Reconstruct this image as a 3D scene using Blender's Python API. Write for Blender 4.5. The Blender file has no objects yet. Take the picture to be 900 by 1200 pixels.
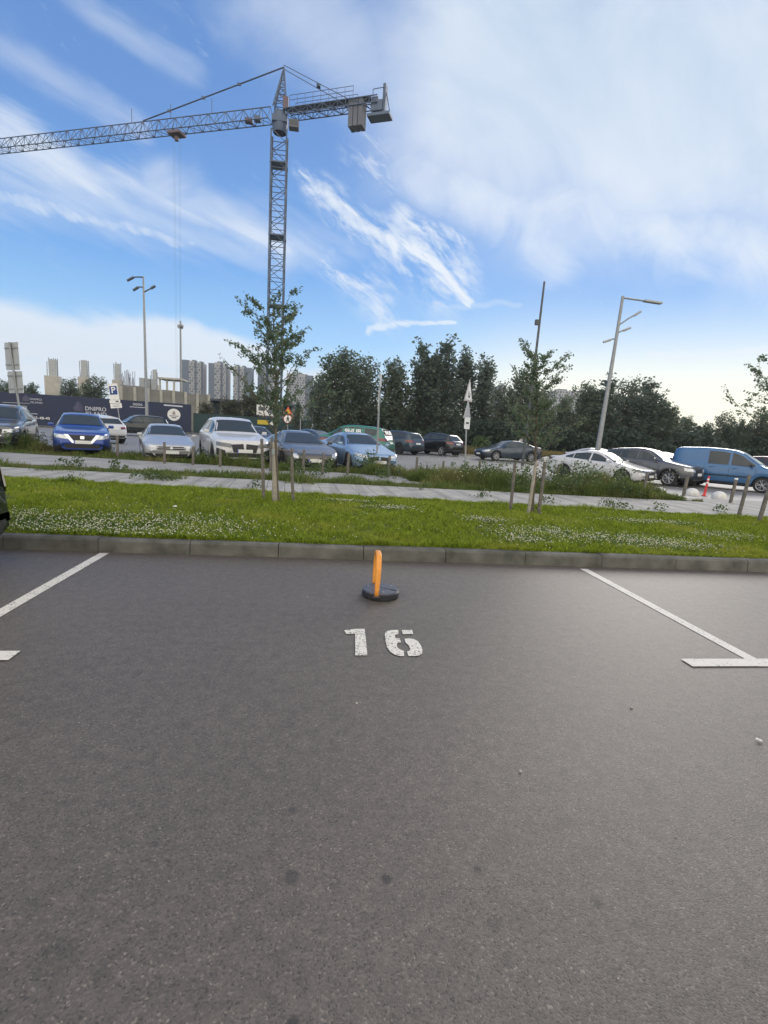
import bpy, bmesh, math, random
import numpy as np
from mathutils import Vector, Matrix
from mathutils.bvhtree import BVHTree

random.seed(7)
rng = np.random.default_rng(11)
S = bpy.context.scene
COL = S.collection
PI = math.pi

# ------------------------------------------------------------------ camera
F = 585.0          # focal length in pixels of the 900 px wide photograph
H = 1.52           # eye height
def _n(v): return v / np.linalg.norm(v)
_dY = _n(np.array([(378-450)/F, -(502-600)/F, -1.0]))
_up = _n(np.cross(np.array([1, -0.058, 0.0]), _dY))
if _up[1] < 0: _up = -_up
RM = np.array([np.cross(_dY, _up), _dY, _up])      # camera -> world
CP = np.array([0, 0, H])
def ray(px, py): return RM @ np.array([(px-450)/F, -(py-600)/F, -1.0])
def gp(px, py, z=0.0):
    r = ray(px, py); return Vector(CP + r*((z-H)/r[2]))
def at(px, py, Y):
    r = ray(px, py); return Vector(CP + r*(Y/r[1]))
def uw(px, py):
    r = ray(px, py); return (r[0]/r[1], r[2]/r[1])

cam = bpy.data.cameras.new('camera'); co = bpy.data.objects.new('camera', cam); COL.objects.link(co)
cam.sensor_fit = 'HORIZONTAL'; cam.sensor_width = 36; cam.lens = 36*F/900
cam.clip_start = 0.05; cam.clip_end = 6000
m4 = Matrix([list(RM[i]) + [CP[i]] for i in range(3)] + [[0, 0, 0, 1]])
co.matrix_world = m4
S.camera = co

# ------------------------------------------------------------------ materials
MATS = {}
def nodes_of(name):
    m = bpy.data.materials.new(name); m.use_nodes = True
    nt = m.node_tree; nt.nodes.clear()
    o = nt.nodes.new('ShaderNodeOutputMaterial'); b = nt.nodes.new('ShaderNodeBsdfPrincipled')
    nt.links.new(b.outputs[0], o.inputs[0])
    return m, nt, b, o
def mat(name, col, rough=0.6, metal=0.0, var=0.0, scale=8.0, bump=0.0, bscale=60.0, coat=0.0, col2=None, spec=None, detail=5):
    if name in MATS: return MATS[name]
    m, nt, b, o = nodes_of(name)
    N, L = nt.nodes, nt.links
    b.inputs['Roughness'].default_value = rough; b.inputs['Metallic'].default_value = metal
    b.inputs['Coat Weight'].default_value = coat
    b.inputs['Coat Roughness'].default_value = 0.04
    if spec is not None: b.inputs['Specular IOR Level'].default_value = spec
    tc = N.new('ShaderNodeTexCoord')
    c = (*col, 1)
    if var > 0 or col2:
        no = N.new('ShaderNodeTexNoise'); no.inputs['Scale'].default_value = scale; no.inputs['Detail'].default_value = detail
        L.new(tc.outputs['Object'], no.inputs['Vector'])
        cr = N.new('ShaderNodeValToRGB')
        cr.color_ramp.elements[0].position = 0.3; cr.color_ramp.elements[1].position = 0.7
        cr.color_ramp.elements[0].color = tuple(x*(1-var) for x in col) + (1,)
        cr.color_ramp.elements[1].color = (*(col2 if col2 else tuple(x*(1+var) for x in col)), 1)
        L.new(no.outputs[0], cr.inputs[0]); L.new(cr.outputs[0], b.inputs['Base Color'])
    else:
        b.inputs['Base Color'].default_value = c
    if bump > 0:
        n2 = N.new('ShaderNodeTexNoise'); n2.inputs['Scale'].default_value = bscale; n2.inputs['Detail'].default_value = 4
        L.new(tc.outputs['Object'], n2.inputs['Vector'])
        bp = N.new('ShaderNodeBump'); bp.inputs['Strength'].default_value = bump; bp.inputs['Distance'].default_value = 0.01
        L.new(n2.outputs[0], bp.inputs['Height']); L.new(bp.outputs[0], b.inputs['Normal'])
    MATS[name] = m
    return m

def leaf_mat(name, c1, c2, trans=0.35, rough=0.55):
    if name in MATS: return MATS[name]
    m, nt, b, o = nodes_of(name); N, L = nt.nodes, nt.links
    g = N.new('ShaderNodeNewGeometry')
    cr = N.new('ShaderNodeValToRGB')
    cr.color_ramp.elements[0].color = (*c1, 1); cr.color_ramp.elements[1].color = (*c2, 1)
    L.new(g.outputs['Random Per Island'], cr.inputs[0]); L.new(cr.outputs[0], b.inputs['Base Color'])
    b.inputs['Roughness'].default_value = rough; b.inputs['Specular IOR Level'].default_value = 0.3
    t = N.new('ShaderNodeBsdfTranslucent'); mx = N.new('ShaderNodeMixShader'); mx.inputs[0].default_value = trans
    hs = N.new('ShaderNodeHueSaturation'); hs.inputs['Value'].default_value = 1.3; hs.inputs['Hue'].default_value = 0.49
    L.new(cr.outputs[0], hs.inputs['Color']); L.new(hs.outputs[0], t.inputs[0])
    L.new(b.outputs[0], mx.inputs[1]); L.new(t.outputs[0], mx.inputs[2]); L.new(mx.outputs[0], o.inputs[0])
    MATS[name] = m
    return m

def grass_mat(name, c1, c2, c3, trans=0.3):
    """blade colour: random per blade, mixed with a patchy large-scale noise (dry / lush patches)"""
    m, nt, b, o = nodes_of(name); N, L = nt.nodes, nt.links
    g = N.new('ShaderNodeNewGeometry'); tc = N.new('ShaderNodeTexCoord')
    cr = N.new('ShaderNodeValToRGB'); cr.color_ramp.elements[0].color = (*c1, 1); cr.color_ramp.elements[1].color = (*c2, 1)
    L.new(g.outputs['Random Per Island'], cr.inputs[0])
    no = N.new('ShaderNodeTexNoise'); no.inputs['Scale'].default_value = 0.9; no.inputs['Detail'].default_value = 3
    L.new(tc.outputs['Object'], no.inputs['Vector'])
    r2 = N.new('ShaderNodeValToRGB'); r2.color_ramp.elements[0].position = 0.50; r2.color_ramp.elements[1].position = 0.78
    L.new(no.outputs[0], r2.inputs[0])
    mx = N.new('ShaderNodeMix'); mx.data_type = 'RGBA'; mx.inputs[7].default_value = (*c3, 1)
    L.new(r2.outputs[0], mx.inputs[0]); L.new(cr.outputs[0], mx.inputs[6])
    L.new(mx.outputs[2], b.inputs['Base Color'])
    b.inputs['Roughness'].default_value = 0.6; b.inputs['Specular IOR Level'].default_value = 0.2
    t = N.new('ShaderNodeBsdfTranslucent'); ms = N.new('ShaderNodeMixShader'); ms.inputs[0].default_value = trans
    L.new(mx.outputs[2], t.inputs[0]); L.new(b.outputs[0], ms.inputs[1]); L.new(t.outputs[0], ms.inputs[2]); L.new(ms.outputs[0], o.inputs[0])
    return m

def asphalt_mat(name, base, stains=(), contrast=1.0, tint=(1, 1, 1), spec=.5, rough=.6, dirt_y=None):
    m, nt, b, o = nodes_of(name); N, L = nt.nodes, nt.links
    tc = N.new('ShaderNodeTexCoord')
    v = N.new('ShaderNodeTexVoronoi'); v.inputs['Scale'].default_value = 160; v.feature = 'F1'
    L.new(tc.outputs['Object'], v.inputs['Vector'])
    bw = N.new('ShaderNodeSeparateColor'); L.new(v.outputs['Color'], bw.inputs[0])
    cr = N.new('ShaderNodeValToRGB'); e = cr.color_ramp.elements
    e[0].position = 0.0; e[0].color = (*[base*t*(1-0.50*contrast) for t in tint], 1)
    e[1].position = 1.0; e[1].color = (*[base*t*(1+0.85*contrast) for t in tint], 1)
    for p, k in ((0.15, 0.80), (0.75, 1.06), (0.95, 1.25)):
        x = e.new(p); x.color = (*[base*t*(1+(k-1)*contrast) for t in tint], 1)
    L.new(bw.outputs[0], cr.inputs[0])
    # wide blotches, wheel paths and fine dust
    n1 = N.new('ShaderNodeTexNoise'); n1.inputs['Scale'].default_value = 0.55; n1.inputs['Detail'].default_value = 6; n1.inputs['Roughness'].default_value = 0.65
    L.new(tc.outputs['Object'], n1.inputs['Vector'])
    r1 = N.new('ShaderNodeMapRange'); r1.inputs[1].default_value = 0.3; r1.inputs[2].default_value = 0.7; r1.inputs[3].default_value = 0.90; r1.inputs[4].default_value = 1.09
    L.new(n1.outputs[0], r1.inputs[0])
    n3 = N.new('ShaderNodeTexNoise'); n3.inputs['Scale'].default_value = 14; n3.inputs['Detail'].default_value = 5
    L.new(tc.outputs['Object'], n3.inputs['Vector'])
    r3 = N.new('ShaderNodeMapRange'); r3.inputs[1].default_value = 0.3; r3.inputs[2].default_value = 0.7; r3.inputs[3].default_value = 0.86; r3.inputs[4].default_value = 1.13
    L.new(n3.outputs[0], r3.inputs[0])
    mu = N.new('ShaderNodeMath'); mu.operation = 'MULTIPLY'; L.new(r1.outputs[0], mu.inputs[0]); L.new(r3.outputs[0], mu.inputs[1])
    last = mu.outputs[0]
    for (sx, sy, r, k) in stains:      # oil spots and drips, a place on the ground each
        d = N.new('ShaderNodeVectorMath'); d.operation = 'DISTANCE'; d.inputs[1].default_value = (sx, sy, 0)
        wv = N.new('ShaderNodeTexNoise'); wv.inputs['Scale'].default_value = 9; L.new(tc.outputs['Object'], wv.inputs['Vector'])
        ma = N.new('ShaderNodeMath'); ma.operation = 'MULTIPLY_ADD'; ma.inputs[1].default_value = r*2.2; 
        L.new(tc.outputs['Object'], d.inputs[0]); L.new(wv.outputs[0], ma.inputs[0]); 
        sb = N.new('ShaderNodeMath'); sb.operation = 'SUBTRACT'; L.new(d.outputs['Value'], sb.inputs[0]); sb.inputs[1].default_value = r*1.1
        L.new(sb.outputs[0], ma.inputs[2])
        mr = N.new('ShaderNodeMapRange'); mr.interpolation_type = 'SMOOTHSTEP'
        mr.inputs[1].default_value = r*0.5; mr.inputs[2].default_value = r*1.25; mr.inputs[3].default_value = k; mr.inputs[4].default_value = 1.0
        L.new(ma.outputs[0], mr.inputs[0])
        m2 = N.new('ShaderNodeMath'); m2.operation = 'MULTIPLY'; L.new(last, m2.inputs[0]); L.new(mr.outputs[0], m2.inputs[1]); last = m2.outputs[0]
    if dirt_y is not None:      # damp dirt gathered along the kerb foot
        sx_ = N.new('ShaderNodeSeparateXYZ'); L.new(tc.outputs['Object'], sx_.inputs[0])
        q1 = N.new('ShaderNodeMath'); q1.operation = 'MULTIPLY_ADD'; q1.inputs[1].default_value = .022; L.new(sx_.outputs[0], q1.inputs[0]); L.new(sx_.outputs[1], q1.inputs[2])
        nn_ = N.new('ShaderNodeTexNoise'); nn_.inputs['Scale'].default_value = 4; nn_.inputs['Detail'].default_value = 6; L.new(tc.outputs['Object'], nn_.inputs['Vector'])
        q2 = N.new('ShaderNodeMath'); q2.operation = 'MULTIPLY_ADD'; q2.inputs[1].default_value = .30; L.new(nn_.outputs[0], q2.inputs[0]); L.new(q1.outputs[0], q2.inputs[2])
        q3 = N.new('ShaderNodeMapRange'); q3.interpolation_type = 'SMOOTHSTEP'; q3.inputs[1].default_value = dirt_y; q3.inputs[2].default_value = dirt_y+.2; q3.inputs[3].default_value = 1.0; q3.inputs[4].default_value = .62
        L.new(q2.outputs[0], q3.inputs[0])
        q4 = N.new('ShaderNodeMath'); q4.operation = 'MULTIPLY'; L.new(last, q4.inputs[0]); L.new(q3.outputs[0], q4.inputs[1]); last = q4.outputs[0]
    vm = N.new('ShaderNodeVectorMath'); vm.operation = 'SCALE'
    L.new(cr.outputs[0], vm.inputs[0]); L.new(last, vm.inputs['Scale'])
    L.new(vm.outputs[0], b.inputs['Base Color'])
    b.inputs['Roughness'].default_value = rough; b.inputs['Specular IOR Level'].default_value = spec
    bp = N.new('ShaderNodeBump'); bp.inputs['Strength'].default_value = 0.35; bp.inputs['Distance'].default_value = 0.003
    L.new(v.outputs['Distance'], bp.inputs['Height']); bp.invert = True
    L.new(bp.outputs[0], b.inputs['Normal'])
    return m

def worn_paint(name, base, wear=0.52):
    m, nt, b, o = nodes_of(name); N, L = nt.nodes, nt.links
    tc = N.new('ShaderNodeTexCoord')
    n1 = N.new('ShaderNodeTexNoise'); n1.inputs['Scale'].default_value = 70; n1.inputs['Detail'].default_value = 4
    n2 = N.new('ShaderNodeTexNoise'); n2.inputs['Scale'].default_value = 5; n2.inputs['Detail'].default_value = 3
    L.new(tc.outputs['Object'], n1.inputs['Vector']); L.new(tc.outputs['Object'], n2.inputs['Vector'])
    ad = N.new('ShaderNodeMath'); ad.operation = 'MULTIPLY_ADD'; ad.inputs[1].default_value = 0.35
    L.new(n2.outputs[0], ad.inputs[0]); L.new(n1.outputs[0], ad.inputs[2])
    cr = N.new('ShaderNodeValToRGB'); e = cr.color_ramp.elements
    e[0].position = wear; e[0].color = (0.16, 0.152, 0.145, 1); e[1].position = wear+0.06; e[1].color = (*base, 1)
    x = e.new(wear+0.3); x.color = (*[c*1.12 for c in base], 1)
    L.new(ad.outputs[0], cr.inputs[0]); L.new(cr.outputs[0], b.inputs['Base Color'])
    b.inputs['Roughness'].default_value = 0.7
    return m

def paver_mat():
    m, nt, b, o = nodes_of('walkway_pavers'); N, L = nt.nodes, nt.links
    tc = N.new('ShaderNodeTexCoord')
    mp = N.new('ShaderNodeMapping'); mp.inputs['Rotation'].default_value = (0, 0, math.radians(-4))
    L.new(tc.outputs['Object'], mp.inputs[0])
    br = N.new('ShaderNodeTexBrick'); br.inputs['Scale'].default_value = 1.0
    br.offset = 0.0
    br.inputs['Brick Width'].default_value = 0.4; br.inputs['Row Height'].default_value = 0.2
    br.inputs['Mortar Size'].default_value = 0.008
    br.inputs['Color1'].default_value = (0.39, 0.37, 0.335, 1); br.inputs['Color2'].default_value = (0.33, 0.315, 0.29, 1); br.inputs['Mortar'].default_value = (0.13, 0.125, 0.11, 1)
    L.new(mp.outputs[0], br.inputs['Vector'])
    # every fourth course is a darker band
    ch = N.new('ShaderNodeTexWave'); ch.inputs['Scale'].default_value = 0.50; ch.bands_direction = 'X'
    mp2 = N.new('ShaderNodeMapping'); mp2.inputs['Rotation'].default_value = (0, 0, math.radians(0)); L.new(tc.outputs['Object'], mp2.inputs[0]); L.new(mp2.outputs[0], ch.inputs['Vector'])
    r = N.new('ShaderNodeMapRange'); r.inputs[1].default_value = 0.70; r.inputs[2].default_value = 0.78; r.inputs[3].default_value = 1.0; r.inputs[4].default_value = 0.82
    L.new(ch.outputs['Fac'], r.inputs[0])
    no = N.new('ShaderNodeTexNoise'); no.inputs['Scale'].default_value = 2.5; no.inputs['Detail'].default_value = 6; L.new(tc.outputs['Object'], no.inputs['Vector'])
    r2 = N.new('ShaderNodeMapRange'); r2.inputs[1].default_value = 0.3; r2.inputs[2].default_value = 0.7; r2.inputs[3].default_value = 0.82; r2.inputs[4].default_value = 1.15; L.new(no.outputs[0], r2.inputs[0])
    mu = N.new('ShaderNodeMath'); mu.operation = 'MULTIPLY'; L.new(r.outputs[0], mu.inputs[0]); L.new(r2.outputs[0], mu.inputs[1])
    vm = N.new('ShaderNodeVectorMath'); vm.operation = 'SCALE'; L.new(br.outputs[0], vm.inputs[0]); L.new(mu.outputs[0], vm.inputs['Scale'])
    L.new(vm.outputs[0], b.inputs['Base Color']); b.inputs['Roughness'].default_value = 0.85
    return m

M = dict(
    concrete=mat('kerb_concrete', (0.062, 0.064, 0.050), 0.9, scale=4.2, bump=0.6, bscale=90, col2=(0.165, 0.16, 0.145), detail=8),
    concrete_pale=mat('pale_concrete', (0.36, 0.35, 0.32), 0.9, var=0.15, scale=3, bump=0.2),
    concrete_wall=mat('raw_concrete_wall', (0.23, 0.225, 0.20), 0.9, var=0.18, scale=0.8),
    concrete_col=mat('pale_precast_column', (0.45, 0.43, 0.38), 0.9, var=0.12, scale=1.0),
    soil=mat('soil', (0.075, 0.075, 0.03), 0.95, var=0.4, scale=6, col2=(0.095, 0.125, 0.025)),
    dry=mat('dry_verge_soil', (0.16, 0.13, 0.06), 0.95, var=0.3, scale=2, col2=(0.12, 0.13, 0.05)),
    far=mat('far_ground', (0.09, 0.085, 0.055), 0.95, var=0.3, scale=0.05, col2=(0.06, 0.08, 0.035)),
    wood=mat('weathered_wood', (0.150, 0.135, 0.115), 0.85, var=0.35, scale=14, bump=0.5, bscale=40),
    wood_pale=mat('pale_wood', (0.33, 0.30, 0.25), 0.8, var=0.2, scale=14, bump=0.3, bscale=40),
    bark=mat('bark', (0.13, 0.105, 0.08), 0.9, var=0.35, scale=25, bump=0.6, bscale=60),
    steel=mat('galvanised_steel', (0.30, 0.31, 0.32), 0.5, 0.5, var=0.12, scale=6),
    steel_dark=mat('dark_steel', (0.10, 0.11, 0.12), 0.55, 0.5, var=0.15, scale=4),
    sign_back=mat('sign_back_grey', (0.40, 0.42, 0.43), 0.55, 0.3, var=0.08, scale=3),
    white=mat('white_paint', (0.78, 0.78, 0.76), 0.5, var=0.05, scale=6),
    white_dull=mat('white_concrete_paint', (0.66, 0.65, 0.61), 0.75, var=0.15, scale=9),
    black=mat('black_plastic', (0.018, 0.018, 0.02), 0.55, var=0.2, scale=12),
    rubber=mat('tyre_rubber', (0.02, 0.02, 0.021), 0.8, var=0.2, scale=20),
    under=mat('underbody', (0.010, 0.010, 0.011), 0.9),
    chrome=mat('chrome', (0.75, 0.76, 0.78), 0.12, 1.0),
    alloy=mat('alloy_rim', (0.45, 0.46, 0.48), 0.3, 0.9),
    alloy_dark=mat('dark_alloy_rim', (0.06, 0.06, 0.065), 0.35, 0.8),
    glass=mat('car_glass', (0.045, 0.055, 0.058), 0.06, 0.0, spec=0.5, coat=0.0),
    seam=mat('panel_gap', (0.012, 0.012, 0.013), 0.8),
    headlight=mat('headlight_lens', (0.55, 0.57, 0.6), 0.08, 0.35, coat=1.0, var=0.35, scale=18),
    headlight_dark=mat('smoked_headlight', (0.09, 0.10, 0.11), 0.1, 0.3, coat=1.0, var=0.5, scale=18),
    taillight=mat('tail_lamp_red', (0.17, 0.008, 0.010), 0.15, coat=1.0),
    plate=mat('licence_plate', (0.70, 0.70, 0.67), 0.5, var=0.04, scale=30),
    plateblue=mat('plate_band', (0.02, 0.08, 0.45), 0.5),
    orange=mat('orange_powder_coat', (0.82, 0.33, 0.055), 0.42, var=0.10, scale=30),
    lockblack=mat('lock_base_black', (0.022, 0.023, 0.026), 0.45, var=0.25, scale=30, bump=0.1),
    locktop=mat('lock_lid_grey', (0.085, 0.088, 0.105), 0.42, var=0.15, scale=25),
    red=mat('red_reflective', (0.62, 0.03, 0.02), 0.45),
    navy=mat('navy_hoarding', (0.010, 0.019, 0.058), 0.5, var=0.12, scale=0.6),
    navy_hi=mat('hoarding_logo', (0.075, 0.07, 0.13), 0.5),
    green_hoard=mat('dark_green_hoarding', (0.010, 0.040, 0.042), 0.6, var=0.15, scale=0.6),
    lettering=mat('hoarding_lettering', (0.55, 0.57, 0.63), 0.5),
    lettering_white=mat('white_lettering', (0.75, 0.75, 0.75), 0.5),
    blue_sign=mat('blue_sign_face', (0.012, 0.05, 0.22), 0.4),
    black_sign=mat('black_sign_mark', (0.015, 0.015, 0.015), 0.5),
    orange_sign=mat('orange_red_sign', (0.62, 0.12, 0.03), 0.45),
    yellow=mat('yellow_plate', (0.60, 0.46, 0.04), 0.5),
    skin=mat('skin', (0.45, 0.27, 0.19), 0.6),
    hair=mat('dark_hair', (0.03, 0.022, 0.018), 0.7),
    shirt=mat('pale_shirt', (0.62, 0.60, 0.58), 0.85, var=0.12, scale=12),
    trousers=mat('dark_trousers', (0.035, 0.04, 0.055), 0.85),
    crane=mat('crane_steel', (0.105, 0.140, 0.21), 0.6, 0.2, var=0.15, scale=0.8),
    crane_grey=mat('crane_ballast', (0.135, 0.145, 0.175), 0.85, var=0.15, scale=0.9),
    crane_red=mat('crane_trolley_red', (0.15, 0.10, 0.11), 0.6),
    tower_wall=mat('tower_pale_cladding', (0.36, 0.35, 0.335), 0.85, var=0.06, scale=0.05),
    tower_dark=mat('tower_grey_cladding', (0.075, 0.095, 0.12), 0.7, var=0.1, scale=0.03),
    tower_glass=mat('tower_window', (0.022, 0.028, 0.038), 0.35),
    rust=mat('rebar', (0.10, 0.07, 0.06), 0.8),
    paper=mat('paper_litter', (0.75, 0.74, 0.70), 0.8),
    manhole=mat('patch', (0.12, 0.11, 0.10), 0.8),
)
def paint(name, col, metal=0.35, rough=0.35):
    return mat('car_paint_' + name, col, rough, metal, coat=0.9, var=0.04, scale=2)

# ------------------------------------------------------------------ object helpers
def tag(o, label=None, cat=None, group=None, kind=None):
    if label: o['label'] = label
    if cat: o['category'] = cat
    if group: o['group'] = group
    if kind: o['kind'] = kind
    return o
def empty(name, loc=(0, 0, 0), rz=0.0):
    o = bpy.data.objects.new(name, None); COL.objects.link(o); o.location = loc; o.rotation_euler = (0, 0, rz)
    o.empty_display_size = 0.2
    return o
def link_mesh(name, me, parent=None):
    o = bpy.data.objects.new(name, me); COL.objects.link(o)
    if parent is not None: o.parent = parent
    return o
def children(o): return [c for c in bpy.data.objects if c.parent == o]
def copy_tree(o, parent=None, kids=None):
    if kids is None:
        kids = {}
        for c in bpy.data.objects:
            if c.parent: kids.setdefault(c.parent.name, []).append(c)
    c = o.copy(); COL.objects.link(c)
    if parent is not None: c.parent = parent
    for ch in kids.get(o.name, []): copy_tree(ch, c, kids)
    return c

class MB:
    def __init__(s): s.v = []; s.f = []; s.m = []; s.sm = []
    def add(s, vs, fs, mi=0, smooth=False):
        k = len(s.v); s.v += [tuple(v) for v in vs]
        for f in fs: s.f.append(tuple(i+k for i in f)); s.m.append(mi); s.sm.append(smooth)
        return s
    def box(s, c, d, rot=None, mi=0, bev=0.0):
        x, y, z = d[0]/2, d[1]/2, d[2]/2
        if bev > 0:
            bm = bmesh.new(); bmesh.ops.create_cube(bm, size=1)
            bmesh.ops.scale(bm, vec=d, verts=bm.verts)
            bmesh.ops.bevel(bm, geom=bm.edges[:], offset=bev, segments=2, affect='EDGES', profile=0.7)
            vs = [v.co.copy() for v in bm.verts]; bm.verts.index_update(); fs = [[v.index for v in f.verts] for f in bm.faces]; bm.free()
        else:
            vs = [Vector((a*x, b*y, e*z)) for a in (-1, 1) for b in (-1, 1) for e in (-1, 1)]
            fs = [(0, 1, 3, 2), (4, 6, 7, 5), (0, 4, 5, 1), (2, 3, 7, 6), (0, 2, 6, 4), (1, 5, 7, 3)]
        if rot is not None: vs = [rot @ v for v in vs]
        c = Vector(c)
        return s.add([v + c for v in vs], fs, mi)
    def tube(s, pts, rs, n=8, mi=0, cap=True, smooth=True):
        pts = [Vector(p) for p in pts]
        if not hasattr(rs, '__len__'): rs = [rs]*len(pts)
        vs = []; fs = []
        prev = None
        for i, p in enumerate(pts):
            a = pts[max(i-1, 0)]; b = pts[min(i+1, len(pts)-1)]
            d = (b-a).normalized()
            if prev is None:
                u = d.orthogonal().normalized()
            else:
                u = (prev - d*prev.dot(d)); u = u.normalized() if u.length > 1e-6 else d.orthogonal().normalized()
            prev = u; w = d.cross(u)
            for k in range(n):
                t = 2*PI*k/n; vs.append(p + (u*math.cos(t) + w*math.sin(t))*rs[i])
        for i in range(len(pts)-1):
            for k in range(n):
                fs.append((i*n+k, i*n+(k+1) % n, (i+1)*n+(k+1) % n, (i+1)*n+k))
        s.add(vs, fs, mi, smooth)
        if cap:
            s.add(vs[:n], [tuple(reversed(range(n)))], mi); s.add(vs[-n:], [tuple(range(n))], mi)
        return s
    def lathe(s, prof, n=32, mi=0, axis='Z', origin=(0, 0, 0), smooth=True, mis=None):
        vs = []; o = Vector(origin)
        for r, h in prof:
            for k in range(n):
                t = 2*PI*k/n
                v = (r*math.cos(t), r*math.sin(t), h) if axis == 'Z' else (r*math.cos(t), h, r*math.sin(t))
                vs.append(o + Vector(v))
        for i in range(len(prof)-1):
            fs = [(i*n+k, i*n+(k+1) % n, (i+1)*n+(k+1) % n, (i+1)*n+k) for k in range(n)]
            kk = len(s.v)
            if i == 0: base = kk; s.v += [tuple(v) for v in vs]
            for f in fs: s.f.append(tuple(base+q for q in f)); s.m.append(mis[i] if mis else mi); s.sm.append(smooth)
        return s
    def poly(s, pts, mi=0):
        return s.add(pts, [tuple(range(len(pts)))], mi)
    def prism(s, pts, z0, z1, mi=0):
        n = len(pts)
        vs = [(p[0], p[1], z0) for p in pts] + [(p[0], p[1], z1) for p in pts]
        fs = [tuple(range(n-1, -1, -1)), tuple(range(n, 2*n))] + [(i, (i+1) % n, n+(i+1) % n, n+i) for i in range(n)]
        return s.add(vs, fs, mi)
    def build(s, name, mats, parent=None):
        me = bpy.data.meshes.new(name); me.from_pydata(s.v, [], s.f)
        if not isinstance(mats, (list, tuple)): mats = [mats]
        for m in mats: me.materials.append(m)
        me.polygons.foreach_set('material_index', s.m); me.polygons.foreach_set('use_smooth', s.sm)
        bm = bmesh.new(); bm.from_mesh(me); bmesh.ops.recalc_face_normals(bm, faces=bm.faces[:]); bm.to_mesh(me); bm.free()
        me.update()
        return link_mesh(name, me, parent)

def np_mesh(name, verts, faces, material, parent=None, smooth=False):
    """verts (N,3), faces (M,k) constant k"""
    me = bpy.data.meshes.new(name)
    k = faces.shape[1]
    me.vertices.add(len(verts)); me.vertices.foreach_set('co', verts.astype(np.float32).ravel())
    me.loops.add(faces.size); me.loops.foreach_set('vertex_index', faces.astype(np.int32).ravel())
    me.polygons.add(len(faces)); me.polygons.foreach_set('loop_start', np.arange(0, faces.size, k, dtype=np.int32))
    me.update(calc_edges=True)
    me.materials.append(material)
    return link_mesh(name, me, parent)

def ngon_fill(name, loops, z, material, thick=0.0, parent=None):
    """flat painted shapes from outlines (concave ok)"""
    bm = bmesh.new()
    for pts in loops:
        vs = [bm.verts.new((p[0], p[1], z)) for p in pts]
        es = [bm.edges.new((vs[i], vs[(i+1) % len(vs)])) for i in range(len(vs))]
        bmesh.ops.triangle_fill(bm, edges=es, use_beauty=True)
    bmesh.ops.recalc_face_normals(bm, faces=bm.faces[:])
    for f in bm.faces:
        if f.normal.z < 0: f.normal_flip()
    me = bpy.data.meshes.new(name); bm.to_mesh(me); bm.free(); me.materials.append(material)
    return link_mesh(name, me, parent)

def text_mesh(name, body, size, material, parent, mtx, extrude=0.004, align='CENTER', sx=1.0, bold=0.0):
    cu = bpy.data.curves.new(name, 'FONT'); cu.body = body; cu.size = size; cu.extrude = extrude; cu.align_x = align; cu.align_y = 'CENTER'
    cu.offset = bold; cu.resolution_u = 3
    t = bpy.data.objects.new(name + '_tmp', cu); COL.objects.link(t)
    dg = bpy.context.evaluated_depsgraph_get()
    me = bpy.data.meshes.new_from_object(t.evaluated_get(dg))
    bpy.data.objects.remove(t); bpy.data.curves.remove(cu)
    me.name = name; me.materials.clear(); me.materials.append(material)
    o = link_mesh(name, me, parent)
    me.transform(mtx @ Matrix.Diagonal((sx, 1, 1, 1)))
    return o

# ------------------------------------------------------------------ ground and paths (structure)
KY = 5.76          # face of the near kerb
def KF(x): return KY-.022*(x-.8)       # the kerb runs very slightly askew
KH = 0.152
MB().poly([(-2500, -400, -0.30), (2500, -400, -0.30), (2500, 5000, -0.30), (-2500, 5000, -0.30)]).build('ground', M['far'])
tag(bpy.data.objects['ground'], kind='structure')

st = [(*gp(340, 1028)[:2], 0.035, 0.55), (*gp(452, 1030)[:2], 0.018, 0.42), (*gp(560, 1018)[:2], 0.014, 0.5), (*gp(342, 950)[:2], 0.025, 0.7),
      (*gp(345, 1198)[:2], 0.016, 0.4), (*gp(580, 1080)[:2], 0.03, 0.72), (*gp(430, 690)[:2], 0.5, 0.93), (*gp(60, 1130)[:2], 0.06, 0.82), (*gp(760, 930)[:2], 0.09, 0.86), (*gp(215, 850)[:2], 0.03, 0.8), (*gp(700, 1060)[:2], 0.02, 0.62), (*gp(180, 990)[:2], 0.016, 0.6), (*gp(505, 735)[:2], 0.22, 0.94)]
near_asphalt = asphalt_mat('near_asphalt', 0.100, st, contrast=1.0, tint=(1.18, 0.985, 0.80), spec=.6, rough=.58, dirt_y=KY+.022*.8+.03)
far_asphalt = asphalt_mat('far_asphalt', 0.20, (), 0.7, tint=(1.02, 0.99, 0.97))
o = MB().poly([(-30, -30, 0), (30, -30, 0), (30, KF(30)+0.02, 0), (-30, KF(-30)+0.02, 0)]).build('parking_lane', near_asphalt); tag(o, kind='structure')
def sst(a, b, x): t = min(max((x-a)/(b-a), 0), 1); return t*t*(3-2*t)
def zl(x, y): return -.20*sst(4, 12, x)*sst(35, 25, y)      # the lot dips a little towards its right corner
gxs = [-90, -40, -20, 0, 4]+list(np.linspace(5, 12, 8))+[16, 30, 90]; gys = [13.0, 16, 18, 20, 22, 24, 25]+list(np.linspace(26, 35, 10))+[45, 62]
vv = [(x_, y_, zl(x_, y_)) for y_ in gys for x_ in gxs]; nx = len(gxs)
o = MB().add(vv, [(j*nx+i, j*nx+i+1, (j+1)*nx+i+1, (j+1)*nx+i) for j in range(len(gys)-1) for i in range(nx-1)], 0, True).build('car_park', far_asphalt); tag(o, kind='structure')

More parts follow.
